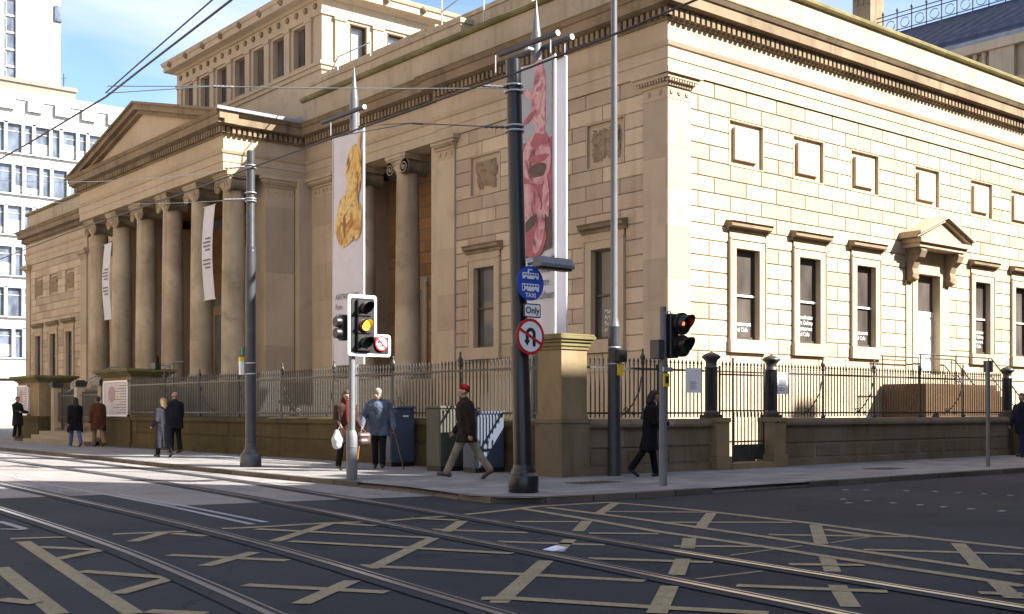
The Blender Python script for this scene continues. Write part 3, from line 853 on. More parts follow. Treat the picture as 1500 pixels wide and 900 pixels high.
# tram track: concrete strips and grooved rails
RAILS = [
 [(-14.2,40),(-15.0,20),(-15.75,8),(-16.05,3.1),(-16.3,-1),(-16.55,-5.1),(-16.86,-8.8),(-17.15,-11.2),(-17.5,-13.5),(-17.95,-16.5),(-18.6,-20),(-20.5,-28),(-23,-36)],
 [(-15.7,40),(-16.5,20),(-17.2,8),(-17.5,3.1),(-17.68,-1),(-17.95,-5.1),(-18.27,-8.8),(-18.58,-11.3),(-18.95,-13.8),(-19.4,-16.5),(-20.1,-20),(-22,-28),(-24.5,-36)],
 [(-11.9,40),(-12.5,20),(-13.1,8),(-13.34,2.92),(-13.7,-1),(-14.0,-3.8),(-14.55,-7.84),(-14.9,-10.2),(-15.2,-12.5),(-15.5,-14.3),(-15.85,-16.5),(-16.5,-20),(-18.3,-28),(-20.8,-36)],
 [(-10.6,60),(-10.7,40),(-11.0,20),(-11.55,8),(-11.85,2.9),(-12.2,-.6),(-12.55,-2.9),(-13.0,-6.3),(-13.5,-9.6),(-13.85,-11.9),(-14.15,-14.1),(-14.5,-16.5),(-15.1,-20),(-16.9,-28),(-19.4,-36)]]
def ribbon(mb, path, off, w, z, mi=0):
    pts = [Vector(p) for p in path]; n = len(pts); L = []; R_ = []
    for i, p in enumerate(pts):
        d = (pts[min(i+1,n-1)]-pts[max(i-1,0)]).normalized(); nn = Vector((-d.y, d.x))
        L.append(p+nn*(off-w/2)); R_.append(p+nn*(off+w/2))
    for i in range(n-1):
        mb.add([(L[i].x,L[i].y,z),(R_[i].x,R_[i].y,z),(R_[i+1].x,R_[i+1].y,z),(L[i+1].x,L[i+1].y,z)], [(0,1,2,3)], mi)
def smooth(path, k=4):
    P = [Vector(p) for p in path]; out = []
    for i in range(len(P)-1):
        p0 = P[max(i-1,0)]; p1 = P[i]; p2 = P[i+1]; p3 = P[min(i+2,len(P)-1)]
        for j in range(k):
            t = j/k
            q = .5*((2*p1)+(p2-p0)*t+(2*p0-5*p1+4*p2-p3)*t*t+(3*p1-p0-3*p2+p3)*t**3)
            out.append((q.x, q.y))
    out.append(tuple(P[-1])); return out
for i, rl in enumerate(RAILS):
    pth = smooth(rl)
    t = MB()
    ribbon(t, pth, 0, .36, RZ+.011, 0)
    ribbon(t, pth, -.02, .065, RZ+.016, 1)
    ribbon(t, pth, .035, .045, RZ+.0145, 2)
    ribbon(t, pth, .068, .022, RZ+.016, 1)
    o = t.build('tram_rail', [M['trackbed'], M['steelrail'], M['groove']])
    tag(o, ['second tram rail from the camera curving across the box junction', 'tram rail nearest the camera curving across the lower left of the road',
            'third tram rail from the camera, dark and dull', 'tram rail nearest the gallery pavement with a bright polished head'][i], 'tram rail', 'tram rails set in the road')
# painted markings
YEL = [[(-19.67,-9.79),(-20.07,-12.61)],[(-18.85,-7.73),(-19.66,-12.95)],[(-18.88,-7.36),(-18.26,-7.6)],[(-18.89,-8.36),(-18.42,-9.14)],[(-19.08,-9.52),(-18.44,-9.05)],[(-19.19,-10.53),(-18.72,-11.47)],[(-19.42,-12.0),(-18.73,-11.46)],[(-20.21,-11.69),(-20.05,-12.06)],[(-19.55,-12.93),(-19.28,-13.3)],[(-17.8,-7.6),(-17.01,-7.86)],[(-17.92,-8.5),(-17.28,-7.84)],[(-17.22,-7.99),(-17.06,-8.5)],[(-18.1,-9.91),(-17.39,-11.05)],[(-18.18,-10.91),(-17.34,-10.26)],[(-18.43,-12.22),(-17.74,-13.3)],[(-18.54,-13.35),(-17.62,-12.59)],[(-16.25,-8.18),(-15.19,-10.33)],[(-16.58,-9.62),(-15.39,-12.03)],[(-14.62,-9.54),(-13.96,-10.59)],[(-14.82,-11.08),(-14.13,-12.07)],[(-17.05,-11.78),(-15.71,-14.18)],[(-16.72,-9.5),(-15.15,-8.1)],[(-15.12,-8.12),(-14.9,-8.76)],[(-17.09,-12.05),(-15.16,-10.36)],[(-14.66,-9.91),(-13.68,-8.96)],[(-14.0,-8.2),(-13.68,-8.84)],[(-17.35,-14.02),(-17.16,-14.18),(-16.63,-15.13),(-16.18,-15.84)],[(-17.37,-14.25),(-15.47,-12.64)],[(-14.93,-12.19),(-14.06,-11.45)],[(-13.39,-10.86),(-12.43,-10.0)],[(-11.54,-9.31),(-10.11,-8.18)],[(-13.21,-9.47),(-12.58,-10.0)],[(-13.45,-11.11),(-12.87,-11.69)],[(-15.06,-12.79),(-14.35,-13.77)],[(-16.79,-15.33),(-15.77,-14.52)],[(-15.26,-14.13),(-14.38,-13.42)],[(-13.67,-12.85),(-12.92,-12.21)],[(-12.02,-11.58),(-10.24,-10.25)],[(-11.22,-9.15),(-10.21,-10.13)],[(-11.8,-10.76),(-10.51,-11.83)],[(-11.42,-8.08),(-11.67,-10.01),(-12.18,-12.74),(-12.34,-13.43),(-12.56,-14.51),(-12.76,-15.52),(-12.87,-16.06)],[(-11.86,-8.02),(-12.25,-9.78),(-12.7,-11.54),(-12.91,-13.08),(-13.11,-14.06),(-13.28,-14.97),(-13.44,-16.02),(-13.53,-16.39)],[(-13.65,-12.64),(-12.95,-13.29)],[(-15.32,-14.85),(-14.65,-15.83)],[(-10.58,-12.24),(-12.28,-13.53)],[(-13.13,-14.19),(-13.99,-14.86)],[(-14.65,-15.36),(-15.48,-16.05)],[(-11.94,-12.56),(-10.89,-13.72)],[(-10.92,-12.61),(-11.15,-13.4)],[(-12.35,-14.1),(-11.46,-15.36)],[(-11.08,-14.44),(-12.79,-15.62)],[(-13.52,-16.15),(-14.19,-16.64)],[(-13.91,-14.32),(-13.41,-14.8)],[(-14.15,-16.33),(-13.94,-16.59)],[(-12.77,-15.69),(-12.57,-15.91)],[(-16.54,-7.84),(-16.14,-7.95),(-15.22,-8.04),(-14.59,-8.27),(-13.62,-8.26),(-13.03,-8.21),(-12.05,-8.01),(-11.41,-7.84),(-10.27,-7.96),(-10.02,-8.08),(-10.04,-9.53),(-10.29,-11.28),(-10.4,-12.04),(-10.79,-13.62),(-10.88,-14.4),(-10.98,-15.13)]]
THIN = [[(-13.77,-13.51),(-12.54,-13.47)],[(-12.1,-13.51),(-11.12,-13.43)],[(-15.28,-14.38),(-14.44,-14.43)]]
WHT = [[(-15.03,6.71),(-15.39,2.26),(-15.51,-1.01),(-15.7,-4.36),(-16.01,-7.61)],[(-15.34,-1.36),(-15.52,-4.67),(-15.75,-7.48)],[(-17.07,-0.54),(-16.67,-0.87)],[(-18.38,-5.18),(-18.42,-6.38)],[(-18.66,-6.18),(-18.45,-6.46)]]

def stroke(mb, path, w, z):
    P = [Vector(p) for p in path]; n = len(P); L = []; R_ = []
    for i, p in enumerate(P):
        d = (P[min(i+1,n-1)]-P[max(i-1,0)]).normalized(); nn = Vector((-d.y, d.x))
        L.append(p-nn*w/2); R_.append(p+nn*w/2)
    for i in range(n-1):
        mb.add([(L[i].x,L[i].y,z),(R_[i].x,R_[i].y,z),(R_[i+1].x,R_[i+1].y,z),(L[i+1].x,L[i+1].y,z)], [(0,1,2,3)])
mb = MB()
for i, l in enumerate(YEL):
    if l == YEL[-1]: l = smooth(l, 3)
    stroke(mb, l, .15, RZ + .0045 + (i % 9)*.0006)
for i, l in enumerate(THIN): stroke(mb, l, .045, RZ+.004)
# the two broad stripes run on towards the camera
mb.v = mb.v
o = mb.build('box_junction_markings', M['yellowline']); o['kind'] = 'structure'
mb = MB()
for i, l in enumerate(WHT): stroke(mb, l, .1, RZ+.0065+.0006*i)
# studs of the pedestrian crossing
for x, y in [(-4.66,-8.67),(-4.45,-8.96),(-4.0,-9.5),(-3.81,-9.96),(-3.73,-10.36),(-3.72,-10.83),(-3.7,-11.29),(-6.65,-9.97),(-6.6,-10.4),(-6.67,-10.9),(-6.7,-11.38),(-6.75,-11.8),(-6.77,-12.25),(-6.78,-12.72),(-7.2,-10.45)]:
    mb.box(x-.05, x+.05, y-.04, y+.04, RZ, RZ+.008)
# worn white arrows and lines on the sunlit stretch
for (x, y, l, w) in ((-13.2,9.5,1.6,.25),(-14.3,13,3.0,.12),(-12.9,16,1.2,.3),(-14.6,5.2,1.4,.2),(-12.2,7.2,1.6,.12),(-14.0,24,4,.12),(-14.0,32,4,.12)):
    mb.box(x-w/2, x+w/2, y-l/2, y+l/2, RZ, RZ+.006)
o = mb.build('white_road_markings', M['whiteline']); o['kind'] = 'structure'
# asphalt repair patch and drains
sheet('road_patch', [[(-5.55,-12.4),(-3.2,-12.3),(4,-13.4),(4,-17.5),(-4.8,-14.6)]], RZ+.002, M['trackbed'])
for n_, (x, y, sx, sy, l) in enumerate(((-7.8,-5.3,.55,.28,'round-barred drain grating in the pavement behind the black pole'),(1.0,-5.9,.5,.3,'dark inspection cover in the pavement before the right railings'))):
    g_ = MB(); g_.box(x-sx, x+sx, y-sy, y+sy, .0, .004)
    for k in range(8): g_.box(x-sx+.05+k*(2*sx-.1)/8, x-sx+.1+k*(2*sx-.1)/8, y-sy+.03, y+sy-.03, .004, .012)
    tag(g_.build('drain_cover', M['rustbrown']), l, 'drain cover')
mb = MB(); mb.add([(-14.98,-12.2,RZ+.012),(-14.72,-12.13,RZ+.02),(-14.75,-11.98,RZ+.035),(-15.0,-12.05,RZ+.014)], [(0,1,2,3)])
mb.add([(-14.98,-12.2,RZ+.016),(-14.72,-12.13,RZ+.024),(-14.75,-11.98,RZ+.039),(-15.0,-12.05,RZ+.018)], [(0,1,2,3)])
mb.box(-14.98,-14.78,-12.17,-12.05,RZ+.006,RZ+.014)
tag(mb.build('paper_litter', M['paper']), 'scrap of white paper lying on the yellow box markings', 'litter')

# ================================================================ WALLS, PIERS AND RAILINGS
def low_wall(name, F, a0, a1, label, panels=True, off=0.0):
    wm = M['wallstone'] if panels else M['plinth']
    t = thing(name, label, 'low wall', (0,0,0))
    mb = MB(); rnd = random.Random(a0)
    mb.box(a0, a1, -.42, .05, -.02, .16, F=F, tint=.3)
    mb.box(a0, a1, -.4, -.025, .16, 1.0, F=F, tint=.4)
    a = a0
    while a < a1-.01:
        b = min(a + rnd.uniform(1.1,1.4), a1)
        if a1-b < .4: b = a1
        mb.box(a+.004, b-.004, -.38, 0, .58, 1.0, F=F, tint=rnd.random())
        mb.box(a+.004, b-.004, -.38, .0, .16, .55, F=F, tint=rnd.random())
        if panels: mb.box(a+.12, b-.12, -.03, .012, .22, .5, F=F, tint=rnd.random()*.3)
        a = b
    mb.build('wall_face', wm, t)
    c = MB()
    c.prism([(-.45,1.0),(.07,1.0),(.07,1.06),(.03,1.12),(-.02,1.16),(-.38,1.17),(-.45,1.1)], a0, a1, lambda p, q, a: F(a, p, q))
    c.build('coping', wm, t)
    return t
FR = FS(-3.6)     # right-hand wall faces -Y at y=-3.6
FL = FW(-6.6)     # street wall faces -X at x=-6.6
low_wall('boundary_wall', FR, -6.4, -2.47, 'short low mossy stone wall between the corner pier and the iron gate')
low_wall('boundary_wall', FR, .1, 11.35, 'long low stone wall under the railings right of the iron gate')
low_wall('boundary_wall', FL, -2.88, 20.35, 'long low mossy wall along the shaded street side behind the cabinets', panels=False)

# corner pier, its corner at (-6.62,-3.05)... stands on the wall corner
P_ = thing('corner_pier', 'tall square stone pier with moulded cap at the street corner', 'stone pier')
mb = MB()
mb.box(-7.2, -6.35, -3.74, -2.86, -.02, .14, tint=.3); mb.box(-7.17, -6.38, -3.7, -2.88, .14, 1.1, tint=.35)
mb.box(-7.19, -6.36, -3.72, -2.87, 1.1, 1.18, tint=.6)
mb.build('base', M['wallstone'], P_)
mb = MB(); mb.box(-7.13, -6.42, -3.65, -2.92, 1.18, 2.62, tint=.7); mb.box(-7.15, -6.4, -3.67, -2.9, 1.18, 1.26)
mb.build('shaft', M['pier'], P_)
mb = MB()
for d, z0, z1 in ((.03,2.6,2.67),(.06,2.67,2.75),(.1,2.75,2.81),(.14,2.81,2.88),(.12,2.88,2.92)):
    mb.box(-7.13-d, -6.42+d, -3.65-d, -2.92+d, z0, z1, tint=z0 % .3)
mb.build('cap', M['coping'], P_, bevel=.008)
# poster pedestals by the main steps
def pedestal(y0, y1, label):
    t = thing('pedestal', label, 'stone pedestal')
    mb = MB(); mb.box(-6.68, -5.2, y0-.06, y1+.06, 0, 1.02, tint=.5); mb.box(-6.72, -5.18, y0-.1, y1+.1, 1.02, 1.12, tint=.8)
    mb.box(-6.72,-5.18,y0-.1,y1+.1,0,.14)
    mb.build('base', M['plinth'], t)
    mb = MB(); mb.box(-6.6, -5.25, y0, y1, 1.12, 2.6, tint=.8); mb.build('block', M['pier'], t)
    mb = MB()
    for d, z0, z1 in ((.05,2.6,2.66),(.13,2.66,2.73),(.22,2.73,2.79),(.3,2.79,2.9)):
        mb.box(-6.6-d, -5.25+d, y0-d, y1+d, z0, z1, tint=.3)
    mb.build('cap', M['coping'], t, bevel=.008)
def poster(y0, y1, label, seed):
    t = thing('poster_case', label, 'poster')
    z0, z1 = 1.12+.02, 2.48
    mb = MB()
    for a, b, c, d in ((y0,y1,z0,z0+.06),(y0,y1,z1-.06,z1),(y0,y0+.06,z0,z1),(y1-.06,y1,z0,z1)): mb.box(-6.7, -6.605, a, b, c, d)
    mb.build('frame', M['signwhite'], t)
    mb = MB(); mb.box(-6.66, -6.61, y0+.05, y1-.05, z0+.05, z1-.05); sh = mb.build('sheet', M['poster'], t)
    mb = MB(); F = FW(-6.66)
    w = y1-y0
    cx_ = y1-.55*w*.6; mb.prism([(cx_+.32*math.cos(k*PI/8)*w/2.2, z1-.5+.3*math.sin(k*PI/8)) for k in range(16)], 0, .006, lambda p, q, e: F(p, e, q))
    mb.build('picture', M['postermauve'], sh)
    mb = MB()
    for k in range(11):
        z = z1-.2-.1*k
        mb.box(0, .005, 0, 0, 0, 0) if False else mb.box(y0+.12, y0+.12+w*(.3+.12*((k*7) % 3)), .0, .005, z-.012, z+.012, F=F)
    mb.build('text_line', M['bannertext'], sh)
    mb = MB(); mb.prism([(y0+.35*w+.1*math.cos(k*PI/5), 1.9+.08*math.sin(k*PI/5)) for k in range(10)], 0, .007, lambda p, q, e: F(p, e, q)); mb.build('badge', M['signyellow'], sh)
pedestal(20.4, 23.3, 'broad mossy stone pedestal right of the main steps carrying a white framed poster')
poster(20.55, 23.0, 'white framed poster on the stone pedestal between the brown-coated walker and the railings', 1)
pedestal(30.9, 33.9, 'stone pedestal left of the main steps at the picture edge')
poster(32.2, 33.8, 'white framed poster at the far left edge of the picture', 2)

def picket_mesh(z0=1.2, z1=2.36):
    mb = MB(); s = .011
    mb.box(-s, s, -s, s, z0, z1)
    mb.lathe([(.012,0),(.024,.02),(.012,.04),(.03,.075),(.002,.16)], (0,0,z1), 6)
    return mb
PK = picket_mesh().build('picket', M['iron']); PKm = PK.data; bpy.data.objects.remove(PK)
def post_mesh():
    mb = MB()
    mb.tube([(0,0,1.16),(0,0,2.5)], .03, 8)
    mb.lathe([(.05,1.16),(.06,1.2),(.04,1.26),(.03,1.3)], seg=10)
    mb.lathe([(.03,2.36),(.05,2.4),(.035,2.44),(.06,2.5),(.06,2.54),(.03,2.6),(.02,2.64),(.03,2.68),(.001,2.72)], seg=10)
    return mb
PM = post_mesh().build('post', M['iron']); PMm = PM.data; bpy.data.objects.remove(PM)
def scroll_mesh():        # curled back-stay behind each post
    mb = MB()
    pts = [(0,.04,2.1),(0,.1,1.8),(0,.3,1.5),(0,.5,1.32),(0,.62,1.25)]
    mb.tube(pts, .016, 6)
    mb.tube([(0,.5+.09*math.cos(a/8*PI)*(1-a/26),1.34+.09*math.sin(a/8*PI)*(1-a/26)) for a in range(20)], .014, 5)
    mb.tube([(0,.28+.06*math.cos(a/8*PI)*(1-a/26),1.28+.06*math.sin(a/8*PI)*(1-a/26)) for a in range(20)], .012, 5)
    return mb
SM = scroll_mesh().build('backstay', M['iron']); SMm = SM.data; bpy.data.objects.remove(SM)
def link(name, me, parent, loc, rz=0):
    o = bpy.data.objects.new(name, me); COL.objects.link(o); o.parent = parent; o.location = loc; o.rotation_euler = (0,0,rz); return o
def railing(axis, c, a0, a1, posts, label, spacing=.128, stays=True):
    t = thing('railing', label, 'railing', group=None)
    pt = (lambda a: (a, c)) if axis == 'x' else (lambda a: (c, a))
    mb = MB()
    for z, hh in ((2.27,.022),(1.3,.02)):
        mb = MB()
        if axis == 'x': mb.box(a0, a1, c-.02, c+.02, z-hh, z+hh)
        else: mb.box(c-.02, c+.02, a0, a1, z-hh, z+hh)
        mb.build('rail', M['iron'], t)
    n = int((a1-a0)/spacing); xs = [a0 + (k+.5)*(a1-a0)/n for k in range(n)]
    xs = [a for a in xs if all(abs(a-p) > .06 for p in posts)]
    for a in xs[:100]:
        link('picket', PKm, t, (*pt(a), 0))
    if len(xs) > 100:
        far = MB()
        for a in xs[100:]:
            x, y = pt(a); s = .011
            far.box(x-s, x+s, y-s, y+s, 1.2, 2.38); far.lathe([(.012,0),(.028,.07),(.002,.15)], (x,y,2.37), 5)
        o = far.build('far_pickets', M['iron'], t); o['kind'] = 'stuff'
    for p in posts:
        link('post', PMm, t, (*pt(p), 0))
        if stays: link('backstay', SMm, t, (*pt(p), 0), PI/2*0 if axis == 'x' else -PI/2)
railing('x', -3.4, -6.4, -2.5, [-4.5], 'short run of black spear railings between corner pier and iron gate post')
railing('x', -3.4, .12, 11.3, [2.12, 4.42, 6.69, 9.03], 'long run of black spear railings with scroll stays right of the gate')
railing('y', -6.78, -2.85, 20.3, [.21, 2.97, 5.8, 8.66, 11.4, 14.19, 17.0], 'long run of spear railings along the street side behind the old couple', spacing=.132)

# cast iron posts of the side gate
def iron_post(x, y, label, s=1.0, z0=1.2, z1=2.62, group='heavy fluted iron posts'):
    t = thing('iron_post', label, 'iron post', (x, y, 0), 0, group)
    mb = MB()
    mb.box(-.19, .19, -.19, .19, z0-.02, z0+.06)
    mb.lathe([(.17,z0+.06),(.18,z0+.1),(.15,z0+.14),(.145,z0+.16)], seg=16)
    mb.build('base', M['iron'], t)
    sh = MB(); n = 24; vs = []
    zs = (z0+.15, z1-.3)
    pts = []
    for z in zs:
        for k in range(n*2):
            r = .145 if k % 2 else .125
            pts.append((r*math.cos(PI*k/n), r*math.sin(PI*k/n), z))
    sh.add(pts, [(k, (k+1) % (2*n), 2*n+(k+1) % (2*n), 2*n+k) for k in range(2*n)])
    sh.build('shaft', M['iron'], t)
    c = MB(); c.lathe([(.14,z1-.3),(.17,z1-.28),(.13,z1-.25),(.13,z1-.14),(.15,z1-.1),(.21,z1-.05),(.22,z1-.01),(.15,z1+.04),(.03,z1+.09),(.001,z1+.1)], seg=16)
    c.build('cap', M['iron'], t)
    return t
iron_post(-2.28, -3.45, 'fluted iron post left of the side gate, next to the white notice')
iron_post(-.06, -3.45, 'fluted iron post right of the side gate')
iron_post(11.55, -3.45, 'fluted iron post at the right end of the long wall, green-tinged')
for x, lb in ((-2.22, 'pale squat stone block under the iron post left of the side gate'), (-.12, 'pale squat stone block under the iron post right of the side gate'), (11.6, 'stone block under the end post at the right of the long wall')):
    t = thing('gate_pier', lb, 'stone pier', (x, -3.5, 0))
    mb = MB(); mb.box(-.27, .27, -.3, .24, 0, .3, tint=.3); mb.box(-.23, .23, -.26, .24, .3, 1.08, tint=.7); mb.box(-.25, .25, -.29, .24, 1.08, 1.19, tint=.9)
    mb.build('block', M['plinth'] if x > 5 else M['pier'], t, bevel=.01)
t = thing('iron_gate', 'dark iron gate of spear bars standing ajar between two fluted posts', 'gate', (-.32, -3.45, 0), R(0))
mb = MB()
for z in (.2, .62, 1.35, 2.2): mb.box(-1.68, 0, -.015, .015, z-.018, z+.018)
mb.box(-.03, 0, -.02, .02, .12, 2.5); mb.box(-1.68, -1.65, -.02, .02, .12, 2.4); mb.box(-1.2, -1.17, -.02, .02, .12, 2.6)
mb.build('gate_frame', M['iron'], t)
for k in range(12):
    o = link('picket', PKm, t, (-.13-.13*k, 0, 0)); o.scale = (1,1,1)
mb = MB()
for k in range(9): mb.box(-1.15+.13*k, -1.13+.13*k, -.01, .01, .18, 1.32)
mb.box(-1.17, -.03, -.006, .006, .2, .55)
mb.build('lower_bars', M['iron'], t)
mb = MB(); mb.box(-1.95, -.35, -3.85, -3.2, 0, .13); mb.box(-1.95, -.35, -3.2, -2.6, .13, .2)
tag(mb.build('gate_step', M['pier']), 'worn stone step in the gateway under the iron gate', 'step')
# notices tied to the railings
for x, sz, lb, dark in ((-2.95, (.28,.48), 'white notice with blue lines tied to the railings left of the gate', 0), (.28, (.26,.44), 'framed notice with a dark picture on the railings right of the gate', 1)):
    t = thing('notice_board', lb, 'notice', (x, -3.5, 1.78))
    mb = MB(); mb.box(-sz[0]/2-.1, sz[0]/2+.1, -.02, .03, -.02, sz[1]+.06); mb.build('board', M['signwhite'], t)
    mb = MB()
    if dark: mb.box(-.12, .14, -.026, -.02, .18, .44)
    for k in range(5): mb.box(-.14, .04+.05*(k % 2), -.027, -.0205, .06+.04*k - (.0), .075+.04*k)
    mb.build('print', M['bannergrey'], t)

# main steps gate piers and gates at the far left
t = thing('entrance_steps', 'three low stone steps before the portico gates at far left', 'steps')
mb = MB()
for k in range(3): mb.box(-7.3+.33*k, -5.6, 23.4, 30.8, 0, .16*(k+1), tint=random.random())
mb.build('treads', M['stepstone'], t)
for i, y in enumerate((24.6, 27.3, 30.2)):
    t = thing('gate_post', ['square stone gate post beside the poster pedestal', 'square stone gate post behind the long-haired woman', 'square stone gate post nearest the picture left edge'][i], 'gate post', (-6.1, y, 0), 0, 'stone posts of the portico gates')
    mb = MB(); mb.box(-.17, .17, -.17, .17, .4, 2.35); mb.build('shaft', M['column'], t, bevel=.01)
    mb = MB(); mb.box(-.22, .22, -.22, .22, 2.35, 2.44); mb.box(-.25, .25, -.25, .25, 2.44, 2.56); mb.box(-.18,.18,-.18,.18,2.56,2.62); mb.build('cap', M['iron'], t)
for i, (y0, y1) in enumerate(((23.4,24.43),(24.77,27.13),(27.47,30.03),(30.37,30.9))):
    t = thing('portico_gate', ['narrow iron gate panel touching the poster pedestal', 'iron gate between the right pair of stone gate posts', 'iron gate between the left pair of stone gate posts', 'narrow iron panel at the left pedestal'][i], 'gate', (-6.1, y0, 0), 0, 'iron gates before the portico')
    w = y1-y0; mb = MB()
    for z in (.6, 1.0, 1.1, 2.0): mb.box(-.015, .015, 0, w, z-.016, z+.016)
    mb.build('gate_rail', M['iron'], t)
    for k in range(max(2, int(w/.14))):
        o = link('picket', PKm, t, (0, .07+k*.14, -.35)); o.scale = (1,1,1)
t = thing('stair_handrail', 'pale painted handrail sloping up beside the portico steps', 'handrail')
for y in (30.6, 23.6):
    mb = MB(); mb.tube([(-6.2,y,1.75),(-3.6,y,3.3),(-3.2,y,3.35)], .03); mb.build('rail', M['silver'], t)
mb = MB()
for y in (23.6, 30.6):
    for x, z in ((-6.2,1.75),(-4.9,2.52),(-3.6,3.3)): mb.tube([(x,y,z),(x,y,z-1.3)], .02)
mb.build('leg', M['iron'], t)
t = thing('floodlight', 'small black floodlight on an arm above the railings right of the poster pedestal', 'floodlight', (-5.9, 18.6, 0))
mb = MB(); mb.tube([(0,0,1.1),(0,0,2.95),(-.3,.4,3.0)], .025); mb.build('arm', M['iron'], t)
mb = MB(); mb.box(-.42,-.2,.3,.75,2.82,3.06); mb.build('lamp_head', M['blackplastic'], t, bevel=.02)
# ================================================================ STREET FURNITURE
def disc(mb, F, ca, cz, r, o0, o1, mi=0, n=28, sx=1, sz=1):
    mb.prism([(ca+r*sx*math.cos(2*PI*k/n), cz+r*sz*math.sin(2*PI*k/n)) for k in range(n)], o0, o1, lambda p, q, e: F(p, e, q), mi)
def rrect(w, h, r, n=5, cx=0, cz=0):
    out = []
    for (sx, sz, a0) in ((1,1,0),(-1,1,PI/2),(-1,-1,PI),(1,-1,1.5*PI)):
        for k in range(n+1):
            a = a0 + k*PI/2/n
            out.append((cx+sx*(w/2-r)+r*math.cos(a), cz+sz*(h/2-r)+r*math.sin(a)))
    return out

# --- big black tram pole with signs (leans a little to the left)
bx, by = -10.51, -6.45
t = thing('tram_pole', 'thick glossy black pole with a round collar base carrying round signs', 'tram pole', (bx, by, 0))
lean = Vector((-.135, .105, 0))
def bp(z): return (lean.x*z/7.1, lean.y*z/7.1, z)
mb = MB()
mb.tube([bp(.3), bp(2.4), bp(2.45), bp(7.15)], [.155,.155,.14,.125], 20)
mb.build('shaft', M['blackpole'], t)
mb = MB(); mb.lathe([(.24,-.01),(.25,.02),(.25,.26),(.235,.3),(.2,.31),(.21,.36),(.175,.42),(.17,.46)], seg=24)
mb.build('base', M['blackpole'], t)
mb = MB()
for z in (6.62,6.72,5.97,6.05): 
    p = bp(z); mb.lathe([(.15,-.02),(.165,-.015),(.165,.015),(.15,.02)], p, 16)
mb.build('clamp_band', M['silver'], t)
Fs = lambda a, o, z: (bx + a, by - o, z)
def round_sign(name, label, ca, cz, r, off, rim, face, group='round traffic signs'):
    s = thing(name, label, 'road sign', (0,0,0), 0)
    mb = MB(); disc(mb, Fs, ca, cz, r, off, off+.012); mb.build('plate', M[rim], s)
    if face: mb = MB(); disc(mb, Fs, ca, cz, r*.82, off+.012, off+.016); mb.build('face', M[face], s)
    mb = MB(); mb.box(ca-.05, ca+.05, off-.12, off, cz-.1, cz+.1, F=Fs); mb.build('bracket', M['silver'], s)
    return s
ca = -.09; off = .27
s = round_sign('tram_and_bus_sign', 'round blue sign with white tram and bus pictograms and the word TAXI', ca, 3.43, .285, off, 'signblue', None)
mb = MB(); o0, o1 = off+.012, off+.017
def B(a0, a1, z0, z1, mi=0, e=0): mb.box(ca+a0, ca+a1, o0+e, o1+e, z0, z1, mi, F=Fs)
B(-.17,.17,3.50,3.60); B(-.06,-.03,3.6,3.66); B(-.03,.04,3.64,3.66)
B(-.18,.18,3.30,3.42)
mb.build('pictogram', M['signwhite'], s)
mb = MB()
for k in range(6): B(-.15+.053*k, -.115+.053*k, 3.555, 3.585, 0, .004)
for k in range(5): B(-.12+.06*k, -.08+.06*k, 3.375, 3.405, 0, .004)
B(-.17,-.145,3.32,3.4, 0, .004); disc(mb, Fs, ca-.1, 3.505, .025, o0+.004, o1+.004, 0, 12); disc(mb, Fs, ca+.1, 3.505, .025, o0+.004, o1+.004, 0, 12)
disc(mb, Fs, ca-.1, 3.305, .025, o0+.004, o1+.004, 0, 12); disc(mb, Fs, ca+.1, 3.305, .025, o0+.004, o1+.004, 0, 12)
mb.build('pictogram_windows', M['signblue'], s)
text('lettering', 'TAXI', .1, Fs(ca, o1+.001, 3.2), (1,0,0), (0,0,1), M['signwhite'], s, 'CENTER', bold=.003)
s = thing('only_plate', 'small white plate with a black edge reading Only', 'road sign')
mb = MB(); mb.prism(rrect(.36,.23,.03,cx=ca+.04,cz=2.985), off, off+.012, lambda p, q, e: Fs(p, e, q)); mb.build('plate', M['signblack'], s)
mb = MB(); mb.prism(rrect(.32,.19,.02,cx=ca+.04,cz=2.985), off+.012, off+.016, lambda p, q, e: Fs(p, e, q)); mb.build('face', M['signwhite'], s)
text('lettering', 'Only', .15, Fs(ca+.04, off+.018, 2.94), (1,0,0), (0,0,1), M['signblack'], s, 'CENTER', bold=.003)
s = round_sign('no_u_turn_sign', 'round red-bordered no U-turn sign, lowest on the black pole', ca, 2.56, .3, off, 'signred', 'signwhite')
mb = MB(); n = 14
pts = [(.105*math.cos(PI*k/n), 2.6+.105*math.sin(PI*k/n)) for k in range(n+1)]
ins = [(.045*math.cos(PI*k/n), 2.6+.05*math.sin(PI*k/n)) for k in range(n+1)]
for k in range(n):
    q = [(ca+pts[k][0],pts[k][1]),(ca+pts[k+1][0],pts[k+1][1]),(ca+ins[k+1][0],ins[k+1][1]),(ca+ins[k][0],ins[k][1])]
    mb.prism(q, off+.016, off+.02, lambda p, q_, e: Fs(p, e, q_))
mb.box(ca+.045, ca+.105, off+.016, off+.02, 2.40, 2.6, F=Fs); mb.box(ca-.105, ca-.045, off+.016, off+.02, 2.5, 2.6, F=Fs)
mb.prism([(ca-.14,2.5),(ca-.01,2.5),(ca-.075,2.41)], off+.016, off+.02, lambda p, q_, e: Fs(p, e, q_))
mb.build('arrow', M['signblack'], s)
mb = MB(); a = R(-27); L2 = .255; W2 = .022
d = (math.cos(a), math.sin(a)); nn = (-d[1], d[0])
mb.prism([(ca-d[0]*L2-nn[0]*W2, 2.56-d[1]*L2-nn[1]*W2),(ca+d[0]*L2-nn[0]*W2, 2.56+d[1]*L2-nn[1]*W2),(ca+d[0]*L2+nn[0]*W2, 2.56+d[1]*L2+nn[1]*W2),(ca-d[0]*L2+nn[0]*W2, 2.56-d[1]*L2+nn[1]*W2)], off+.02, off+.024, lambda p, q_, e: Fs(p, e, q_))
mb.build('bar', M['signred'], s)
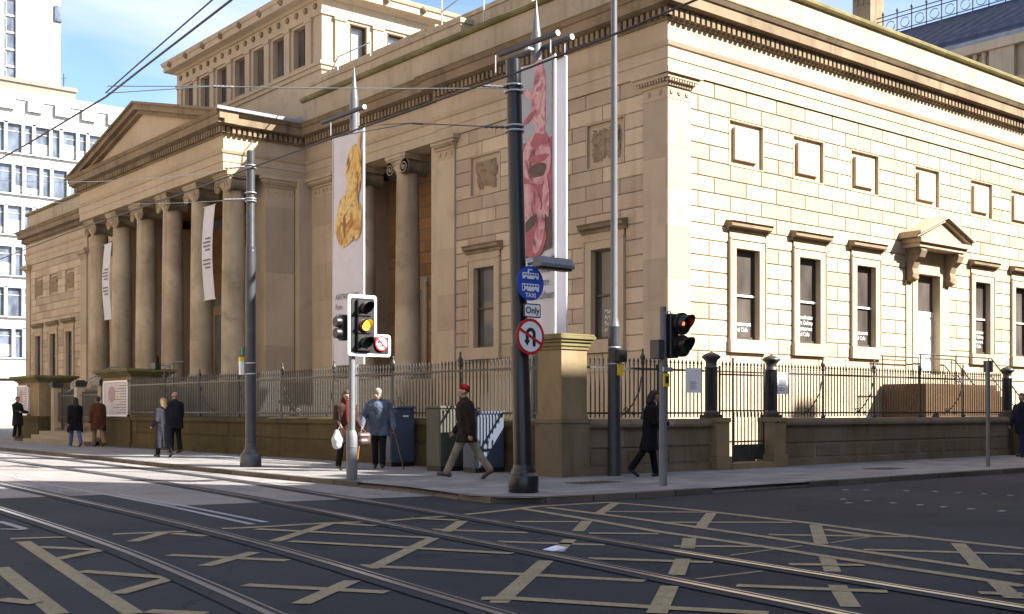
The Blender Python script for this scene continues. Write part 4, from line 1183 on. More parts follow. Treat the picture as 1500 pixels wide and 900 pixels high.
s = thing('sign_light', 'long grey box lamp on a short arm above the round blue sign', 'sign lamp')
mb = MB(); mb.prism([(.0,3.71),(.22,3.71),(.22,3.77),(.14,3.89),(.03,3.89)], ca+.1, ca+.86, lambda p, q, a: Fs(a, p+.2, q)); mb.build('housing', M['signalgrey'], s, bevel=.008)
mb = MB(); mb.box(ca+.14, ca+.82, .2+.03, .2+.19, 3.675, 3.708, F=Fs); mb.build('underside', M['blackplastic'], s)
mb = MB(); mb.tube([Fs(0,.1,3.79), Fs(.12,.24,3.82)], .05); mb.sphere(Fs(.4,.28,3.92), .035, 8); mb.build('arm', M['silver'], s)

# --- grey tram pole on the left pavement
t = thing('tram_pole', 'slim dark grey stepped pole on the left pavement with wires tied to its top', 'tram pole', (-9.94, 4.4, 0))
mb = MB(); mb.tube([(0,0,.5),(0,0,5.3-.0),], [.125,.118], 18); mb.tube([(0,0,5.2),(0,0,5.3),(0,0,7.6)], [.122,.1,.1], 18)
mb.tube([(0,0,7.6),(0,0,7.62)], .085, 18)
mb.build('shaft', M['greypole'], t)
mb = MB(); mb.lathe([(.25,0),(.26,.02),(.25,.3),(.2,.33),(.15,.42),(.14,.5),(.125,.56)], seg=20); mb.build('base', M['greypole'], t)
mb = MB()
for z in (7.2,7.26,6.6,6.46,6.4,2.5,2.24): mb.lathe([(.12,-.018),(.14,-.012),(.14,.012),(.12,.018)], (0,0,z), 14)
mb.build('clamp_band', M['silver'], t)
s = thing('bus_notice', 'small yellow and white notice strapped to the left side of the grey pole', 'notice', (-9.94, 4.4, 0))
mb = MB(); mb.box(-.23, -.13, .08, .17, 2.22, 2.54); mb.build('plate', M['signwhite'], s)
mb = MB(); mb.box(-.233, -.127, .077, .173, 2.54, 2.64); mb.build('header', M['signyellow'], s)
mb = MB(); mb.box(-.17, -.12, .11, .16, 2.7, 2.88); mb.build('teal_tag', M['tealsign'], s)

# --- signal heads
def lens(t, F, ca, cz, o, mat, name='lens', r=.1, visor=True, ring=None, vl=.2):
    mb = MB(); disc(mb, F, ca, cz, r, o, o+.012, 0, 20); mb.build(name, M[mat], t)
    if visor:
        v = MB(); n = 18
        vs = []; fs = []
        for k in range(n+1):
            a = -PI*.28 + k*(PI*1.56)/n
            l = vl*(.45+.55*max(0, math.sin(a))) if True else vl
            for rr, oo in ((r*1.16, o-.01), (r*1.16, o+vl*(.55+.45*math.sin(a))), (r*1.06, o+vl*(.55+.45*math.sin(a))), (r*1.06, o-.01)):
                vs.append(F(ca+rr*math.cos(a), oo, cz+rr*math.sin(a)))
        for k in range(n):
            for j in range(4):
                fs.append((k*4+j, k*4+(j+1) % 4, (k+1)*4+(j+1) % 4, (k+1)*4+j))
        v.add(vs, fs, 0, .5, False); v.build('visor', M['blackplastic'], t)
    if ring:
        mb = MB(); n = 20
        for k in range(n):
            a, b = 2*PI*k/n, 2*PI*(k+1)/n
            q = [(ca+rr*math.cos(x), cz+rr*math.sin(x)) for rr, x in ((r,a),(r,b),(r*1.18,b),(r*1.18,a))]
            mb.prism(q, o, o+.05, lambda p, q_, e: F(p, e, q_))
        mb.build('lens_rim', M[ring], t)
sx_, sy_ = -10.84, -1.64
t = thing('traffic_signal', 'traffic signal showing amber in a white-edged black backboard', 'traffic light', (sx_, sy_, 0))
Ft = lambda a, o, z: (a, -o, z)
mb = MB(); mb.tube([(0,0,.6),(0,0,3.5)], .062, 14); mb.build('post', M['signalgrey'], t)
mb = MB(); mb.lathe([(.105,0),(.11,.02),(.108,.85),(.09,.93),(.065,.97)], seg=18); mb.lathe([(.1,.62),(.113,.63),(.113,.65),(.1,.66)], seg=18); mb.build('base_sleeve', M['signalgrey'], t)
def loop(out, off, mi): pass
ox = .16
white = rrect(.66, 1.2, .06, cx=ox, cz=3.02)
mb = MB(); mb.prism(white, .12, .135, lambda p, q, e: Ft(p, e, q)); mb.prism(rrect(.46, .44, .06, cx=ox+.43, cz=2.64), .1205, .1345, lambda p, q, e: Ft(p, e, q))
mb.build('backboard_edge', M['signwhite'], t)
mb = MB(); mb.prism(rrect(.53, 1.07, .03, cx=ox, cz=3.02), .135, .15, lambda p, q, e: Ft(p, e, q)); mb.prism(rrect(.36, .33, .03, cx=ox+.42, cz=2.645), .1345, .147, lambda p, q, e: Ft(p, e, q))
mb.build('backboard', M['blackplastic'], t)
mb = MB()
for z in (3.36, 3.02, 2.68): mb.box(ox-.16, ox+.16, .15, .22, z-.165, z+.165, F=Ft)
mb.build('housing', M['blackplastic'], t, bevel=.015)
lens(t, Ft, ox, 3.36, .22, 'lensred', vl=.26); lens(t, Ft, ox, 3.02, .22, 'amber', vl=.2, ring='amberring'); lens(t, Ft, ox, 2.68, .22, 'lensgreen', vl=.24)
s2 = MB(); disc(s2, Ft, ox+.41, 2.68, .15, .147, .19, 0); s2.build('no_turn_plate', M['signred'], t)
s2 = MB(); disc(s2, Ft, ox+.41, 2.68, .12, .19, .195, 0); s2.build('no_turn_face', M['signwhite'], t)
s2 = MB(); s2.box(ox+.4, ox+.43, .195, .199, 2.6, 2.7, F=Ft); s2.box(ox+.33, ox+.42, .195, .199, 2.69, 2.715, F=Ft); s2.prism([(ox+.34,2.74),(ox+.34,2.66),(ox+.30,2.7)], .195, .199, lambda p, q, e: Ft(p, e, q))
s2.build('arrow', M['signblack'], t)
s2 = MB(); cx_, cz_ = ox+.41, 2.68; a = R(-45); d = (math.cos(a), math.sin(a)); nn = (-d[1], d[0]); L2 = .13; W2 = .012
s2.prism([(cx_-d[0]*L2-nn[0]*W2, cz_-d[1]*L2-nn[1]*W2),(cx_+d[0]*L2-nn[0]*W2, cz_+d[1]*L2-nn[1]*W2),(cx_+d[0]*L2+nn[0]*W2, cz_+d[1]*L2+nn[1]*W2),(cx_-d[0]*L2+nn[0]*W2, cz_-d[1]*L2+nn[1]*W2)], .199, .202, lambda p, q, e: Ft(p, e, q))
s2.build('bar', M['signred'], t)
mb = MB(); mb.box(-.24, -.08, -.04, .16, 2.72, 3.22); mb.box(-.1,0,-.03,.03,2.8,2.86); mb.build('rear_head', M['blackplastic'], t, bevel=.03)
for z in (3.08, 2.86):
    mb = MB(); mb.lathe([(.1,.02),(.11,.0),(.1,-.1)], (-.24,.06,z), 16, axis='x'); mb.build('rear_visor', M['blackplastic'], t)

t = thing('traffic_signal', 'dark two-lamp signal with a dim red light on a grey post before the gate', 'traffic light', (-7.52, -6.8, 0))
mb = MB(); mb.tube([(0,0,0),(0,0,3.22)], [.075,.06], 14); mb.build('post', M['signalgrey'], t)
mb = MB(); mb.box(.07, .3, -.12, .16, 2.3, 3.1); mb.build('housing', M['blackplastic'], t, bevel=.02)
mb = MB()
for z in (2.92, 2.52):
    v = 18
    disc(mb, Ft, .32, z, .2, .12, .2, 0, 22)
mb.tube([(.12,0,3.1),(.14,0,3.15),(.19,0,3.15),(.21,0,3.1)], .01, 6)
mb.build('visor_plate', M['blackplastic'], t)
for z, m_ in ((2.92,'lensred'),(2.52,'lensgreen')): lens(t, Ft, .3, z, .2, m_, r=.13, vl=.24)
mb = MB(); disc(mb, Ft, .3, 2.92, .035, .213, .22, 0, 10); mb.build('red_lamp', M['redlamp'], t)
mb = MB(); mb.box(-.22, -.06, -.1, .12, 2.28, 2.62); mb.build('push_box', M['greypole'], t, bevel=.01)
mb = MB(); mb.box(-.07, .07, -.09, -.07, 1.78, 2.02); mb.build('yellow_tag', M['signyellow'], t)
mb = MB(); mb.box(-.035, .05, -.095, -.0905, 1.84, 1.97); mb.build('tag_mark', M['signblack'], t)
mb = MB(); mb.box(-.1, .14, -.11, -.08, 2.05, 2.13); mb.build('bracket', M['silver'], t)

# --- tall lamp column
t = thing('lamp_column', 'tall slim grey lamp column rising out of the picture beside the corner pier', 'lamp post', (-5.93, -3.95, 0))
mb = MB(); mb.tube([(0,0,0),(0,0,3.1)], [.135,.125], 16); mb.build('base_section', M['greypole'], t)
mb = MB(); mb.tube([(0,0,3.1),(0,0,3.3),(0,0,7.0),(0,0,11.5)], [.12,.075,.07,.06], 14); mb.tube([(0,0,11.5),(-.5,-.3,12.0),(-1.4,-.8,12.1)], .04, 8); mb.build('shaft', M['mastpaint'], t)
mb = MB(); mb.box(-1.9,-1.3,-1.1,-.7,12.05,12.2); mb.build('lamp_head', M['signalgrey'], t, bevel=.04)
mb = MB(); mb.box(-.08, .2, -.2, .0, 2.36, 2.62); mb.build('control_box', M['blackplastic'], t, bevel=.015)
mb = MB(); mb.box(-.03, .13, -.15, -.12, 2.08, 2.32); mb.build('yellow_tag', M['signyellow'], t)
mb = MB(); mb.lathe([(.13,-.02),(.142,-.01),(.142,.01),(.13,.02)], (0,0,2.32), 14); mb.lathe([(.13,-.02),(.142,-.01),(.142,.01),(.13,.02)], (0,0,2.66), 14); mb.build('strap', M['silver'], t)
t = thing('sign_post', 'thin grey post with small plate near the right end of the wall', 'post', (3.74, -6.96, 0))
mb = MB(); mb.tube([(0,0,0),(0,0,2.55)], .045, 12); mb.build('post', M['signalgrey'], t)
mb = MB(); mb.box(.02, .05, -.1, .13, 2.28, 2.56); mb.box(.03,.2,-.02,.0,2.3,2.54); mb.build('plate', M['greypole'], t)

# --- utility cabinets
def cabinet(x0, x1, y0, y1, h, mat, label, side=None):
    t = thing('utility_cabinet', label, 'utility cabinet', ((x0+x1)/2, (y0+y1)/2, 0))
    w = (x1-x0)/2; d = (y1-y0)/2
    mb = MB(); mb.box(-w, w, -d, d, .1, h-.06); mb.build('body', M[mat], t, bevel=.012)
    mb = MB(); mb.box(-w-.025, w+.025, -d-.025, d+.025, h-.06, h); mb.build('lid', M[mat], t, bevel=.01)
    mb = MB(); mb.box(-w+.01, w-.01, -d+.01, d-.01, 0, .1); mb.build('plinth', M['blackplastic'], t)
    mb = MB(); mb.box(-w+.05, w-.05, -d-.008, -d+.002, .16, h-.12); mb.box(w-.14, w-.11, -d-.02, -d, h*.5, h*.5+.14)
    mb.box(-w-.008, -w+.002, -d+.03, d-.03, .16, h-.12)
    mb.build('door', M[mat], t, bevel=.004)
    if side:
        mb = MB(); mb.box(.0, .16, -d-.012, -d-.007, h-.26, h-.22); mb.build('label_plate', M['signwhite'], t)
    return t
cabinet(-7.4, -6.72, 2.14, 2.52, 1.46, 'cabblue', 'blue grey steel cabinet behind the stooping old man', 1)
cabinet(-7.71, -6.85, -.29, .25, 1.46, 'cabgrey', 'green grey steel cabinet lit by stripes of sun, middle of three')
cabinet(-7.52, -6.72, -1.31, -.86, 1.34, 'cabblue', 'lower blue grey steel cabinet nearest the black pole')

# --- banner masts
def mast(y, h, bz0, bz1, y0, y1, label):
    t = thing('banner_mast', label, 'flagpole', (-5.75, y, 0), 0)
    mb = MB(); mb.tube([(0,0,0),(0,0,h-.9),(0,0,h-.85),(0,0,h)], [.13,.12,.115,.01], 18); mb.build('mast', M['mastpaint'], t)
    return t
t = mast(-1.28, 10.65, 0, 0, 0, 0, 'pointed steel mast behind the black pole holding two crossbars')
for dx in (-.3, .12):
    mb = MB(); mb.tube([(dx,-1.05,9.58),(dx,.95,9.58)], .06, 12); mb.build('crossbar', M['greypole'], t)
    mb = MB(); mb.tube([(dx,-1.07,9.58),(dx,-1.05,9.58)], .062, 12); mb.build('end_cap', M['signwhite'], t)
mb = MB()
for dx in (-.3,.12):
    for yy in (-.82, 1.1): mb.tube([(dx,yy,9.6),(dx,yy,9.2)], .015, 6)
mb.tube([(-.3,0,9.5),(.12,0,9.5)], .05, 8)
mb.build('hanger', M['silver'], t)
t2 = mast(6.46, 10.9, 0, 0, 0, 0, 'pointed steel mast above the amber signal holding one crossbar')
mb = MB(); mb.tube([(-.3,-1.0,9.55),(-.3,1.2,9.55)], .06, 12); mb.build('crossbar', M['greypole'], t2)
mb = MB(); mb.tube([(-.3,-1.02,9.55),(-.3,-1.0,9.55)], .062, 12); mb.build('end_cap', M['signwhite'], t2)
mb = MB()
for yy in (-.72, .75): mb.tube([(-.3,yy,9.6),(-.3,yy,9.1)], .015, 6)
mb.build('hanger', M['silver'], t2)

def cloth(name, label, u, y0, y1, z0, z1, group=None):
    mb = MB(); n = 14; m = 30; vs = []
    for j in range(m+1):
        for i in range(n+1):
            a = y0+(y1-y0)*i/n; z = z0+(z1-z0)*j/m
            vs.append((u + .012*math.sin(i*1.1+j*.2), a, z - .05*math.sin(PI*i/n)*(j == m)))
    fs = [(j*(n+1)+i, j*(n+1)+i+1, (j+1)*(n+1)+i+1, (j+1)*(n+1)+i) for j in range(m) for i in range(n)]
    mb.add(vs, fs, 0, .5, True)
    mb.add([(x+.012, y, z) for x, y, z in vs], fs, 0, .5, True)
    for e0, e1 in ((y0-.015,y0+.01),(y1-.01,y1+.015)): mb.box(u-.018, u+.02, e0, e1, z0, z1)
    o = mb.build(name, M['bannerwhite'])
    return tag(o, label, 'banner', group)
# banner beside the black pole
b1 = cloth('street_banner', 'tall banner with pink rounded figures hanging behind the black pole', -5.93, -2.12, -.64, 2.85, 9.2)
b1b = cloth('street_banner', 'tall plain white banner hanging just behind the pink one', -5.6, -2.12, -.9, 2.95, 9.22)
Fb = FW(-5.95)
def blob(mb, a, z, ra, rz_, o, mi=0, n=20, rot=0, wob=.0, sd=0):
    pts = []
    for k in range(n):
        th = 2*PI*k/n; r = 1 + wob*math.sin(3*th+sd) + wob*.6*math.sin(5*th+sd*2)
        x = ra*r*math.cos(th); y = rz_*r*math.sin(th)
        pts.append((a + x*math.cos(rot)-y*math.sin(rot), z + x*math.sin(rot)+y*math.cos(rot)))
    pts = [(min(max(p, LO), HI), q) for p, q in pts]
    mb.prism(pts, o, o+.003, lambda p, q, e: Fb(p, e, q), mi)
LO, HI = -2.04, -.66
mb = MB()
mb.box(LO, HI, .0, .003, 7.35, 9.12, F=Fb, mi=0)           # grey sky panel
mb.box(LO, HI, .003, .006, 5.0, 7.4, F=Fb, mi=2)
mb.prism([(LO,4.95),(HI,4.7),(HI,5.8),(LO,5.8)], .006, .009, lambda p, q, e: Fb(p, e, q), 3)
blob(mb, -1.62, 8.2, .24, .85, .009, 1, wob=.08, sd=1); blob(mb, -1.6, 9.0, .15, .2, .012, 1, wob=.1); blob(mb, -1.3, 8.45, .3, .08, .012, 1, rot=.5)
blob(mb, -1.3, 7.95, .28, .07, .0125, 2, rot=-.5)
blob(mb, -1.55, 7.0, .5, .6, .012, 1, wob=.06, sd=2); blob(mb, -1.5, 7.25, .3, .16, .016, 4, wob=.12, sd=1); blob(mb, -1.6, 6.98, .34, .09, .019, 2, wob=.1)
blob(mb, -1.62, 7.38, .3, .15, .018, 2, wob=.15, sd=4)
blob(mb, -1.58, 6.72, .3, .17, .019, 3, wob=.05, sd=.5); blob(mb, -1.58, 6.5, .26, .07, .022, 4)
blob(mb, -1.2, 5.95, .45, .55, .015, 1, wob=.07, sd=5); blob(mb, -1.05, 6.1, .28, .2, .0185, 4, wob=.1); blob(mb, -1.3, 5.55, .3, .12, .02, 3, rot=-.55)
blob(mb, -1.45, 5.15, .42, .36, .0165, 2, wob=.06); blob(mb, -1.62, 5.35, .18, .5, .0195, 4, rot=.25); blob(mb, -1.85, 6.1, .12, .5, .017, 4, wob=.15, sd=3)
ab = mb.build('abstract_picture', [M['bannergrey'], M['pinkart'], M['pinkdark'], M['bannerdark'], M['pinkart']], b1)
for i, s_ in enumerate((', Inca', 'from', 'Cohen')):
    text('lettering', s_, .27, (-5.965, -1.42, 4.42-i*.29), (0,-1,0), (0,0,1), M['bannertext'], b1)
# banner behind the amber signal
b2 = cloth('street_banner', 'tall white banner with a golden brown shape hanging behind the amber signal', -5.93, 5.66, 7.28, 2.62, 9.05)
LO, HI = 5.68, 7.22
mb = MB()
blob(mb, 6.12, 7.95, .4, .75, .009, 0, wob=.07, sd=1); blob(mb, 6.25, 7.2, .34, .62, .010, 0, wob=.06, sd=2); blob(mb, 6.52, 6.6, .6, .7, .011, 0, wob=.06, sd=4); blob(mb, 6.05, 6.55, .34, .5, .012, 0, wob=.08, sd=1)
blob(mb, 5.86, 8.7, .07, .28, .01, 0, rot=.2); blob(mb, 6.62, 6.5, .07, .34, .014, 1, wob=.1); blob(mb, 5.98, 8.15, .16, .3, .014, 2, wob=.12, sd=3)
mb.build('abstract_picture', [M['goldart'], M['golddark'], M['gold']], b2)
for i, s_ in enumerate(('ARTROOMS', 'Ron', '4 Feb', '11 Oct')):
    text('lettering', s_, .225, (-5.97, 7.1, 4.45-i*.27), (0,-1,0), (0,0,1), M['bannertext'], b2)

# --- overhead wires
def wire(label, pts, r, mat='wire', parts=(), group='overhead tram wires'):
    mb = MB(); mb.tube(pts, r, 6); o = mb.build('overhead_wire', M[mat]); tag(o, label, 'wire', None)
    for nm, p, rr in parts:
        q = MB()
        d = Vector(p[1]) - Vector(p[0]); n = 5
        q.tube([Vector(p[0]) + d*k/10 for k in range(11)], [rr*(1 if k % 2 else .45) for k in range(11)], 8)
        q.build(nm, M['insul'], o)
    return o
def sag(a, b, s, n=10):
    a = Vector(a); b = Vector(b); return [a + (b-a)*k/n - Vector((0,0,4*s*(k/n)*(1-k/n))) for k in range(n+1)]
wire('black contact wire crossing the whole picture from lower left to the top right', [(-12.6,60,5.82),(-12.8,14.6,5.8),(-12.98,8.35,5.8),(-12.95,1.44,5.8),(-13.04,-1.79,5.8),(-13.1,-7.24,5.8),(-13.1,-9.31,5.8),(-13.2,-11.26,5.8),(-13.33,-12.67,5.8),(-14.5,-20,5.85),(-17,-32,5.9)], .014)
wire('lower of the two black wires rising steeply across the sky at upper left', [(-16.6,30,5.82),(-16.79,.44,5.8),(-16.78,-1.0,5.8),(-16.83,-4.74,5.8),(-16.95,-6.22,5.8),(-17.2,-9.46,5.8),(-18.2,-16,5.82),(-21,-30,5.9)], .014)
wire('upper of the two black wires rising steeply across the sky at upper left', [(-16.83,-4.74,5.86),(-16.95,-6.22,5.9),(-17.2,-9.46,5.98),(-18.2,-16,6.05),(-21,-30,6.2)], .01)
pa = (-10.64, -6.36, 6.69); m1 = (-15.4, -5.15, 6.12)
wire('thin span wire from the black pole to the upper left, passing before the attic', [pa, *sag(pa, m1, .02)[1:]], .008, 'wiregrey', [('insulator', ((-10.75,-6.33,6.69),(-11.2,-6.2,6.66)), .03), ('insulator', (m1, (-15.1,-5.22,6.15)), .025)])
for dz in (.0, .1):
    wire('short rust-red bridle wire at upper left, %s of the pair' % ('lower' if dz == 0 else 'upper'), [m1, (-16.82,-4.78,5.85+dz)], .008, 'wiregrey')
pb = (-10.63, -6.37, 6.03); m2 = (-12.35, -5.85, 5.93)
wire('thin span wire from the black pole toward the middle banner', [pb, m2], .008, 'wiregrey', [('insulator', ((-10.72,-6.34,6.03),(-11.15,-6.2,6.0)), .03), ('insulator', (m2, (-12.15,-5.9,5.94)), .022)])
for k, q in enumerate(((-13.05,-4.6,5.83),(-13.06,-5.6,5.83))):
    wire('pale bridle wire by the middle banner, %s one' % ('upper' if k == 0 else 'lower'), [m2, q], .007, 'wiregrey')
q1 = (-16.78, 5.4, 6.3); a1 = (-10.04, 4.4, 7.23)
wire('faint span wire from the top of the grey pole across the pediment', [*sag(a1, q1, .25)], .007, 'wiregrey', [('insulator', ((-10.1,4.4,7.22),(-10.6,4.45,7.12)), .03)])
a2 = (-10.04, 4.4, 6.45); q2 = (-16.9, 6.4, 6.1)
wire('faint lower span wire from the grey pole across the column tops', [*sag(a2, q2, .2)], .007, 'wiregrey', [('insulator', ((-10.1,4.4,6.44),(-10.6,4.5,6.38)), .03)])

# ================================================================ BACKGROUND BUILDINGS
t = thing('white_office_block', 'white concrete office block with rows of tall windows beyond the gallery at left', 'office block')
V = 100.0; FO = FS(V)
x0, x1 = -55.0, 34.0; pitch = 2.72; fl = 4.12; ztop = 33.6
mb = MB(); mb.box(x0, x1, V+.5, V+22, 0, ztop-.5)
mb.box(x0, x1, V-.2, V+22.5, ztop-.9, ztop); mb.box(x0, x1, V-.05, V+.6, ztop-3.2, ztop-.9)
for k in range(34):
    xx = x0 + .8 + pitch*k
    mb.box(xx, xx+1.5, V-.4, V-.2, ztop-2.0, ztop-.9)
mb.box(x0, x1, V-.3, V+.5, 4.6, 6.4); mb.box(x0, x1, V-.05, V+.5, 0, 4.3)
mb.build('frame', M['whiteconc'], t)
rows = 6
nwin = 0
for r in range(rows):
    zb = ztop - 3.2 - (r+1)*fl + .9; zt_ = zb + 3.1
    shift = (r % 2)*1.36
    sp = MB(); sp.box(x0, x1, V+.0, V+.5, zb-1.05, zb); sp.build('spandrel', M['whiteconc'], t)
    k = 0; x = 14.45 - pitch*26 + (-.95 if r % 2 else 0)
    while x < x1-3:
        for (wx, ww) in ((x, 1.52), (x+1.57+.25, .92)):
            if wx < x0 or wx+ww > x1: continue
            vis = (3 < wx < 26)
            if vis and nwin < 98:
                b = MB(); d = .12
                b.box(wx-.16, wx, V-.25, V+.5, zb, zt_); b.box(wx+ww, wx+ww+.0, V-.25, V+.5, zb, zt_) if False else b.box(wx+ww-.0, wx+ww+.14, V-.25, V+.5, zb, zt_)
                b.box(wx, wx+ww, V-.25, V+.5, zt_-.1, zt_); b.box(wx, wx+ww, V-.3, V+.5, zb, zb+.12)
                b.box(wx, wx+ww, V+.05, V+.3, zt_-.85, zt_-.78)
                w_ = b.build('window', M['whiteconc'], t)
                p = MB(); p.box(wx+.01, wx+ww-.01, V+.1, V+.16, zb+.12, zt_-.1)
                p.build('pane', M['offglass'], w_); nwin += 1
                if random.random() < .5:
                    q = MB(); hh = random.uniform(.3, 1.6); q.box(wx+.04, wx+ww-.04, V+.06, V+.09, zb+.3, zb+.3+hh); q.build('blind', M['whiteconc'], w_)
        x += pitch
    if True:      # the rest of the row, out of the picture, as one part
        b = MB(); xx = x0+.3
        while xx < x1-2:
            if not (2 < xx < 27): b.box(xx, xx+1.5, V-.01, V-.005, zb+.2, zt_-.2)
            xx += pitch
        o = b.build('outer_windows', M['offglass'], t); o['kind'] = 'stuff'
    d = MB(); d.box(2.0, 27.5, V+.48, V+.52, zb, zt_); d.build('shadow_gap', M['sash'], t)
    if r > 0: pass
mb = MB(); mb.box(x0, x1, V-.02, V+.45, 4.3, 4.62); mb.build('dark_band', M['sash'], t)
t = thing('roof_plant_room', 'tan plant room box on the roof of the white office block', 'roof structure', (0,0,0))
mb = MB(); mb.box(-30, 21.4, 108, 120, 33.0, 36.6); mb.box(-30.2, 21.6, 107.8, 120.2, 36.6, 37.0); mb.build('cladding', M['brownplant'], t)
mb = MB(); mb.tube([(20.3,108.5,37),(20.3,108.5,38.6)], .06, 6); mb.tube([(19.9,108.5,38.0),(20.7,108.5,38.2)], .04, 6); mb.build('aerial', M['iron'], t)
t = thing('white_tower_block', 'tall blank white tower with one strip of small windows rising behind the office block', 'tower block')
VT = 160.0
mb = MB(); mb.box(30.4, 37.0, VT, VT+25, 0, 95); mb.box(14, 28.1, VT, VT+25, 0, 95); mb.box(28.1, 30.4, VT+.6, VT+25, 0, 95); mb.build('wall', M['whiteconc'], t)
for k in range(24):
    z = 38 + 2.55*k
    b = MB(); b.box(29.0, 30.38, VT+.3, VT+.62, z-.3, z); b.box(29.0, 29.1, VT+.2, VT+.62, z, z+1.9); w_ = b.build('window', M['whiteconc'], t)
    p = MB(); p.box(29.1, 30.38, VT+.4, VT+.5, z, z+2.0); p.build('pane', M['offglass'], w_)
b = MB(); b.box(28.12, 29.0, VT+.4, VT+.6, 20, 94); b.build('recess', M['lead'], t)
b = MB(); b.box(36.0, 37.1, VT-.3, VT+2, 61.2, 63.6); b.build('corner_vent', M['offglass'], t)

t = thing('slate_roofed_building', 'beige stone building with a dark slate roof and balustrade beyond the gallery at top right', 'building')
U = 38.0; FU = FW(U)
mb = MB(); mb.box(U, U+14, -30, 34, 0, 19.5)
mb.box(U-.3, U+.3, -30, 34, 17.9, 18.3); mb.box(U-.5, U+.3, -30, 34, 18.3, 18.6)
mb.box(U-.05, U+.3, -30, 34, 18.6, 19.2, tint=.6); mb.box(U-.25, U+.4, -30, 34, 21.2, 21.7, tint=.7)
y = -30
while y < 34:
    mb.box(U-.1, U+.35, y, y+1.4, 19.2, 21.2, tint=random.random()); y += 4.4
mb.box(U+.25, U+.4, -30, 34, 19.2, 21.2)
mb.build('wall', M['dressed'], t)
y = -30; nb = 0
bal = MB(); bal.lathe([(.14,0),(.14,.2),(.07,.3),(.05,.5),(.12,1.0),(.15,1.25),(.07,1.7),(.14,1.8),(.14,2.0)], seg=10)
bo = bal.build('baluster', M['dressed']); bm_ = bo.data; bpy.data.objects.remove(bo)
while y < 34:
    for k in range(5):
        if 3 < y < 22 and nb < 60: link('baluster', bm_, t, (U+.1, y+1.8+.5*k, 19.2)); nb += 1
    y += 4.4
mb = MB(); mb.prism([(U+.2,21.7),(U+3.6,25.0),(U+10.4,25.0),(U+14,21.7)], -30, 26, lambda p, q, a: (p, a, q)); mb.build('roof', M['slate'], t)
mb = MB(); mb.box(U-.1, U+.3, -30, 26, 21.702, 22.0); mb.build('gutter', M['lead'], t)
mb = MB()
y = -12
while y < 20.5:
    mb.box(U+3.7, U+3.76, y, y+.06, 25.0, 26.35); mb.lathe([(.05,0),(.09,.1),(.001,.3)], (U+3.73, y+.03, 26.3), 6)
    mb.tube([(U+3.73, y+.5+.3*math.cos(a*PI/6), 25.55+.3*math.sin(a*PI/6)) for a in range(13)], .025, 5)
    y += 1.0
for z in (25.15, 25.95, 26.2): mb.box(U+3.7, U+3.75, -12, 20.5, z, z+.05)
mb.build('roof_cresting', M['iron'], t)
ch = MB(); ch.box(U+3.2, U+4.7, 20.6, 21.9, 20, 28.2); ch.box(U+2.9, U+5.0, 20.3, 22.2, 28.2, 28.45); ch.box(U+2.7, U+5.2, 20.1, 22.4, 28.45, 28.75); ch.box(U+3.1, U+4.8, 20.5, 22.0, 28.75, 30.5)
for k in range(3): ch.box(U+3.15, U+3.3, 20.7+.4*k, 20.9+.4*k, 27.2, 27.9)
ch.build('chimney', M['cornice'], t)

# building on the camera's side of the street, whose shadow lies over the junction
t = thing('unseen_street_building', 'long stone commercial building on the near side of the street, shading the junction', 'building')
mb = MB()
mb.box(-14.5, 80, -44, -27.0, -.1, 22.2); mb.box(-14.9, 80, -44.2, -26.7, 21.4, 21.9)
rnd = random.Random(11)
for x, w, hgt in ((-13.6,1.0,2.6),(-11.0,.7,1.2),(-8.6,.5,3.6),(-6.2,1.6,1.5),(-3.0,.6,4.4),(-.6,.5,2.2),(2.2,1.4,3.2),(5.2,.6,5.2),(8.0,.8,2.0),(13.2,1.4,6.0),(15,.6,3.0),(19,1.6,2.0),(24,1,3.5)):  # unseen roof stacks, added and sized to streak shade across the street
    mb.box(x, x+w, -31, -28.2, 22.2, 22.2+hgt)
for k in range(22):
    for z in (1.0, 5.2, 9.2, 13.0, 16.8):
        mb.box(-13.2+3*k, -11.7+3*k, -27.02, -26.95, z, z+2.4, mi=1)
mb.build('wall', [M['dressed'], M['offglass']], t)


t = thing('unseen_street_building', 'unseen pale stone building added along the main street behind the camera to bounce light', 'building')  # added out of view to bounce warm light onto the shaded street facade
mb = MB(); mb.box(-46, -27.5, -12, 95, -.1, 26.0); mb.box(-46.2, -27.2, -12.3, 95.3, 25.2, 26.4)
for k in range(30):
    for z in (1.0, 5.0, 9.0, 13.0, 17.0, 21.0): mb.box(-27.52, -27.45, -10.5+3.5*k, -8.9+3.5*k, z, z+2.5, mi=1)
mb.build('wall', [M['bouncestone'], M['offglass']], t)
# ================================================================ PEOPLE
def ball_chain(mb, pts, rs, seg=10):
    """overlapping spheres and cones; the remesher fuses them into one skin"""
    P = [Vector(p) for p in pts]
    for i, p in enumerate(P): mb.sphere(p, rs[i], seg)
    for i in range(len(P)-1):
        if (P[i+1]-P[i]).length > 1e-4: mb.tube([P[i], P[i+1]], [rs[i], rs[i+1]], seg)
def fuse(mb, name, mat, parent, voxel, smooth_it=2):
    o = mb.build(name, mat, None)
    md = o.modifiers.new('r', 'REMESH'); md.mode = 'VOXEL'; md.voxel_size = voxel; md.use_smooth_shade = True
    ms = o.modifiers.new('s', 'SMOOTH'); ms.factor = .5; ms.iterations = smooth_it
    bpy.context.view_layer.update()
    me = bpy.data.meshes.new_from_object(o.evaluated_get(bpy.context.evaluated_depsgraph_get()))
    bpy.data.objects.remove(o)
    me.name = name
    q = bpy.data.objects.new(name, me); COL.objects.link(q); q.parent = parent
    if not me.materials: me.materials.append(mat)
    for p in me.polygons: p.use_smooth = True
    return q
def fabric(name, c, var=.25, scale=9):
    return plain(name, c, .92, var=var, scale=scale, bump=.35, spec=.15)
SKIN = plain('skin', (.36,.19,.135), .55, var=.08)
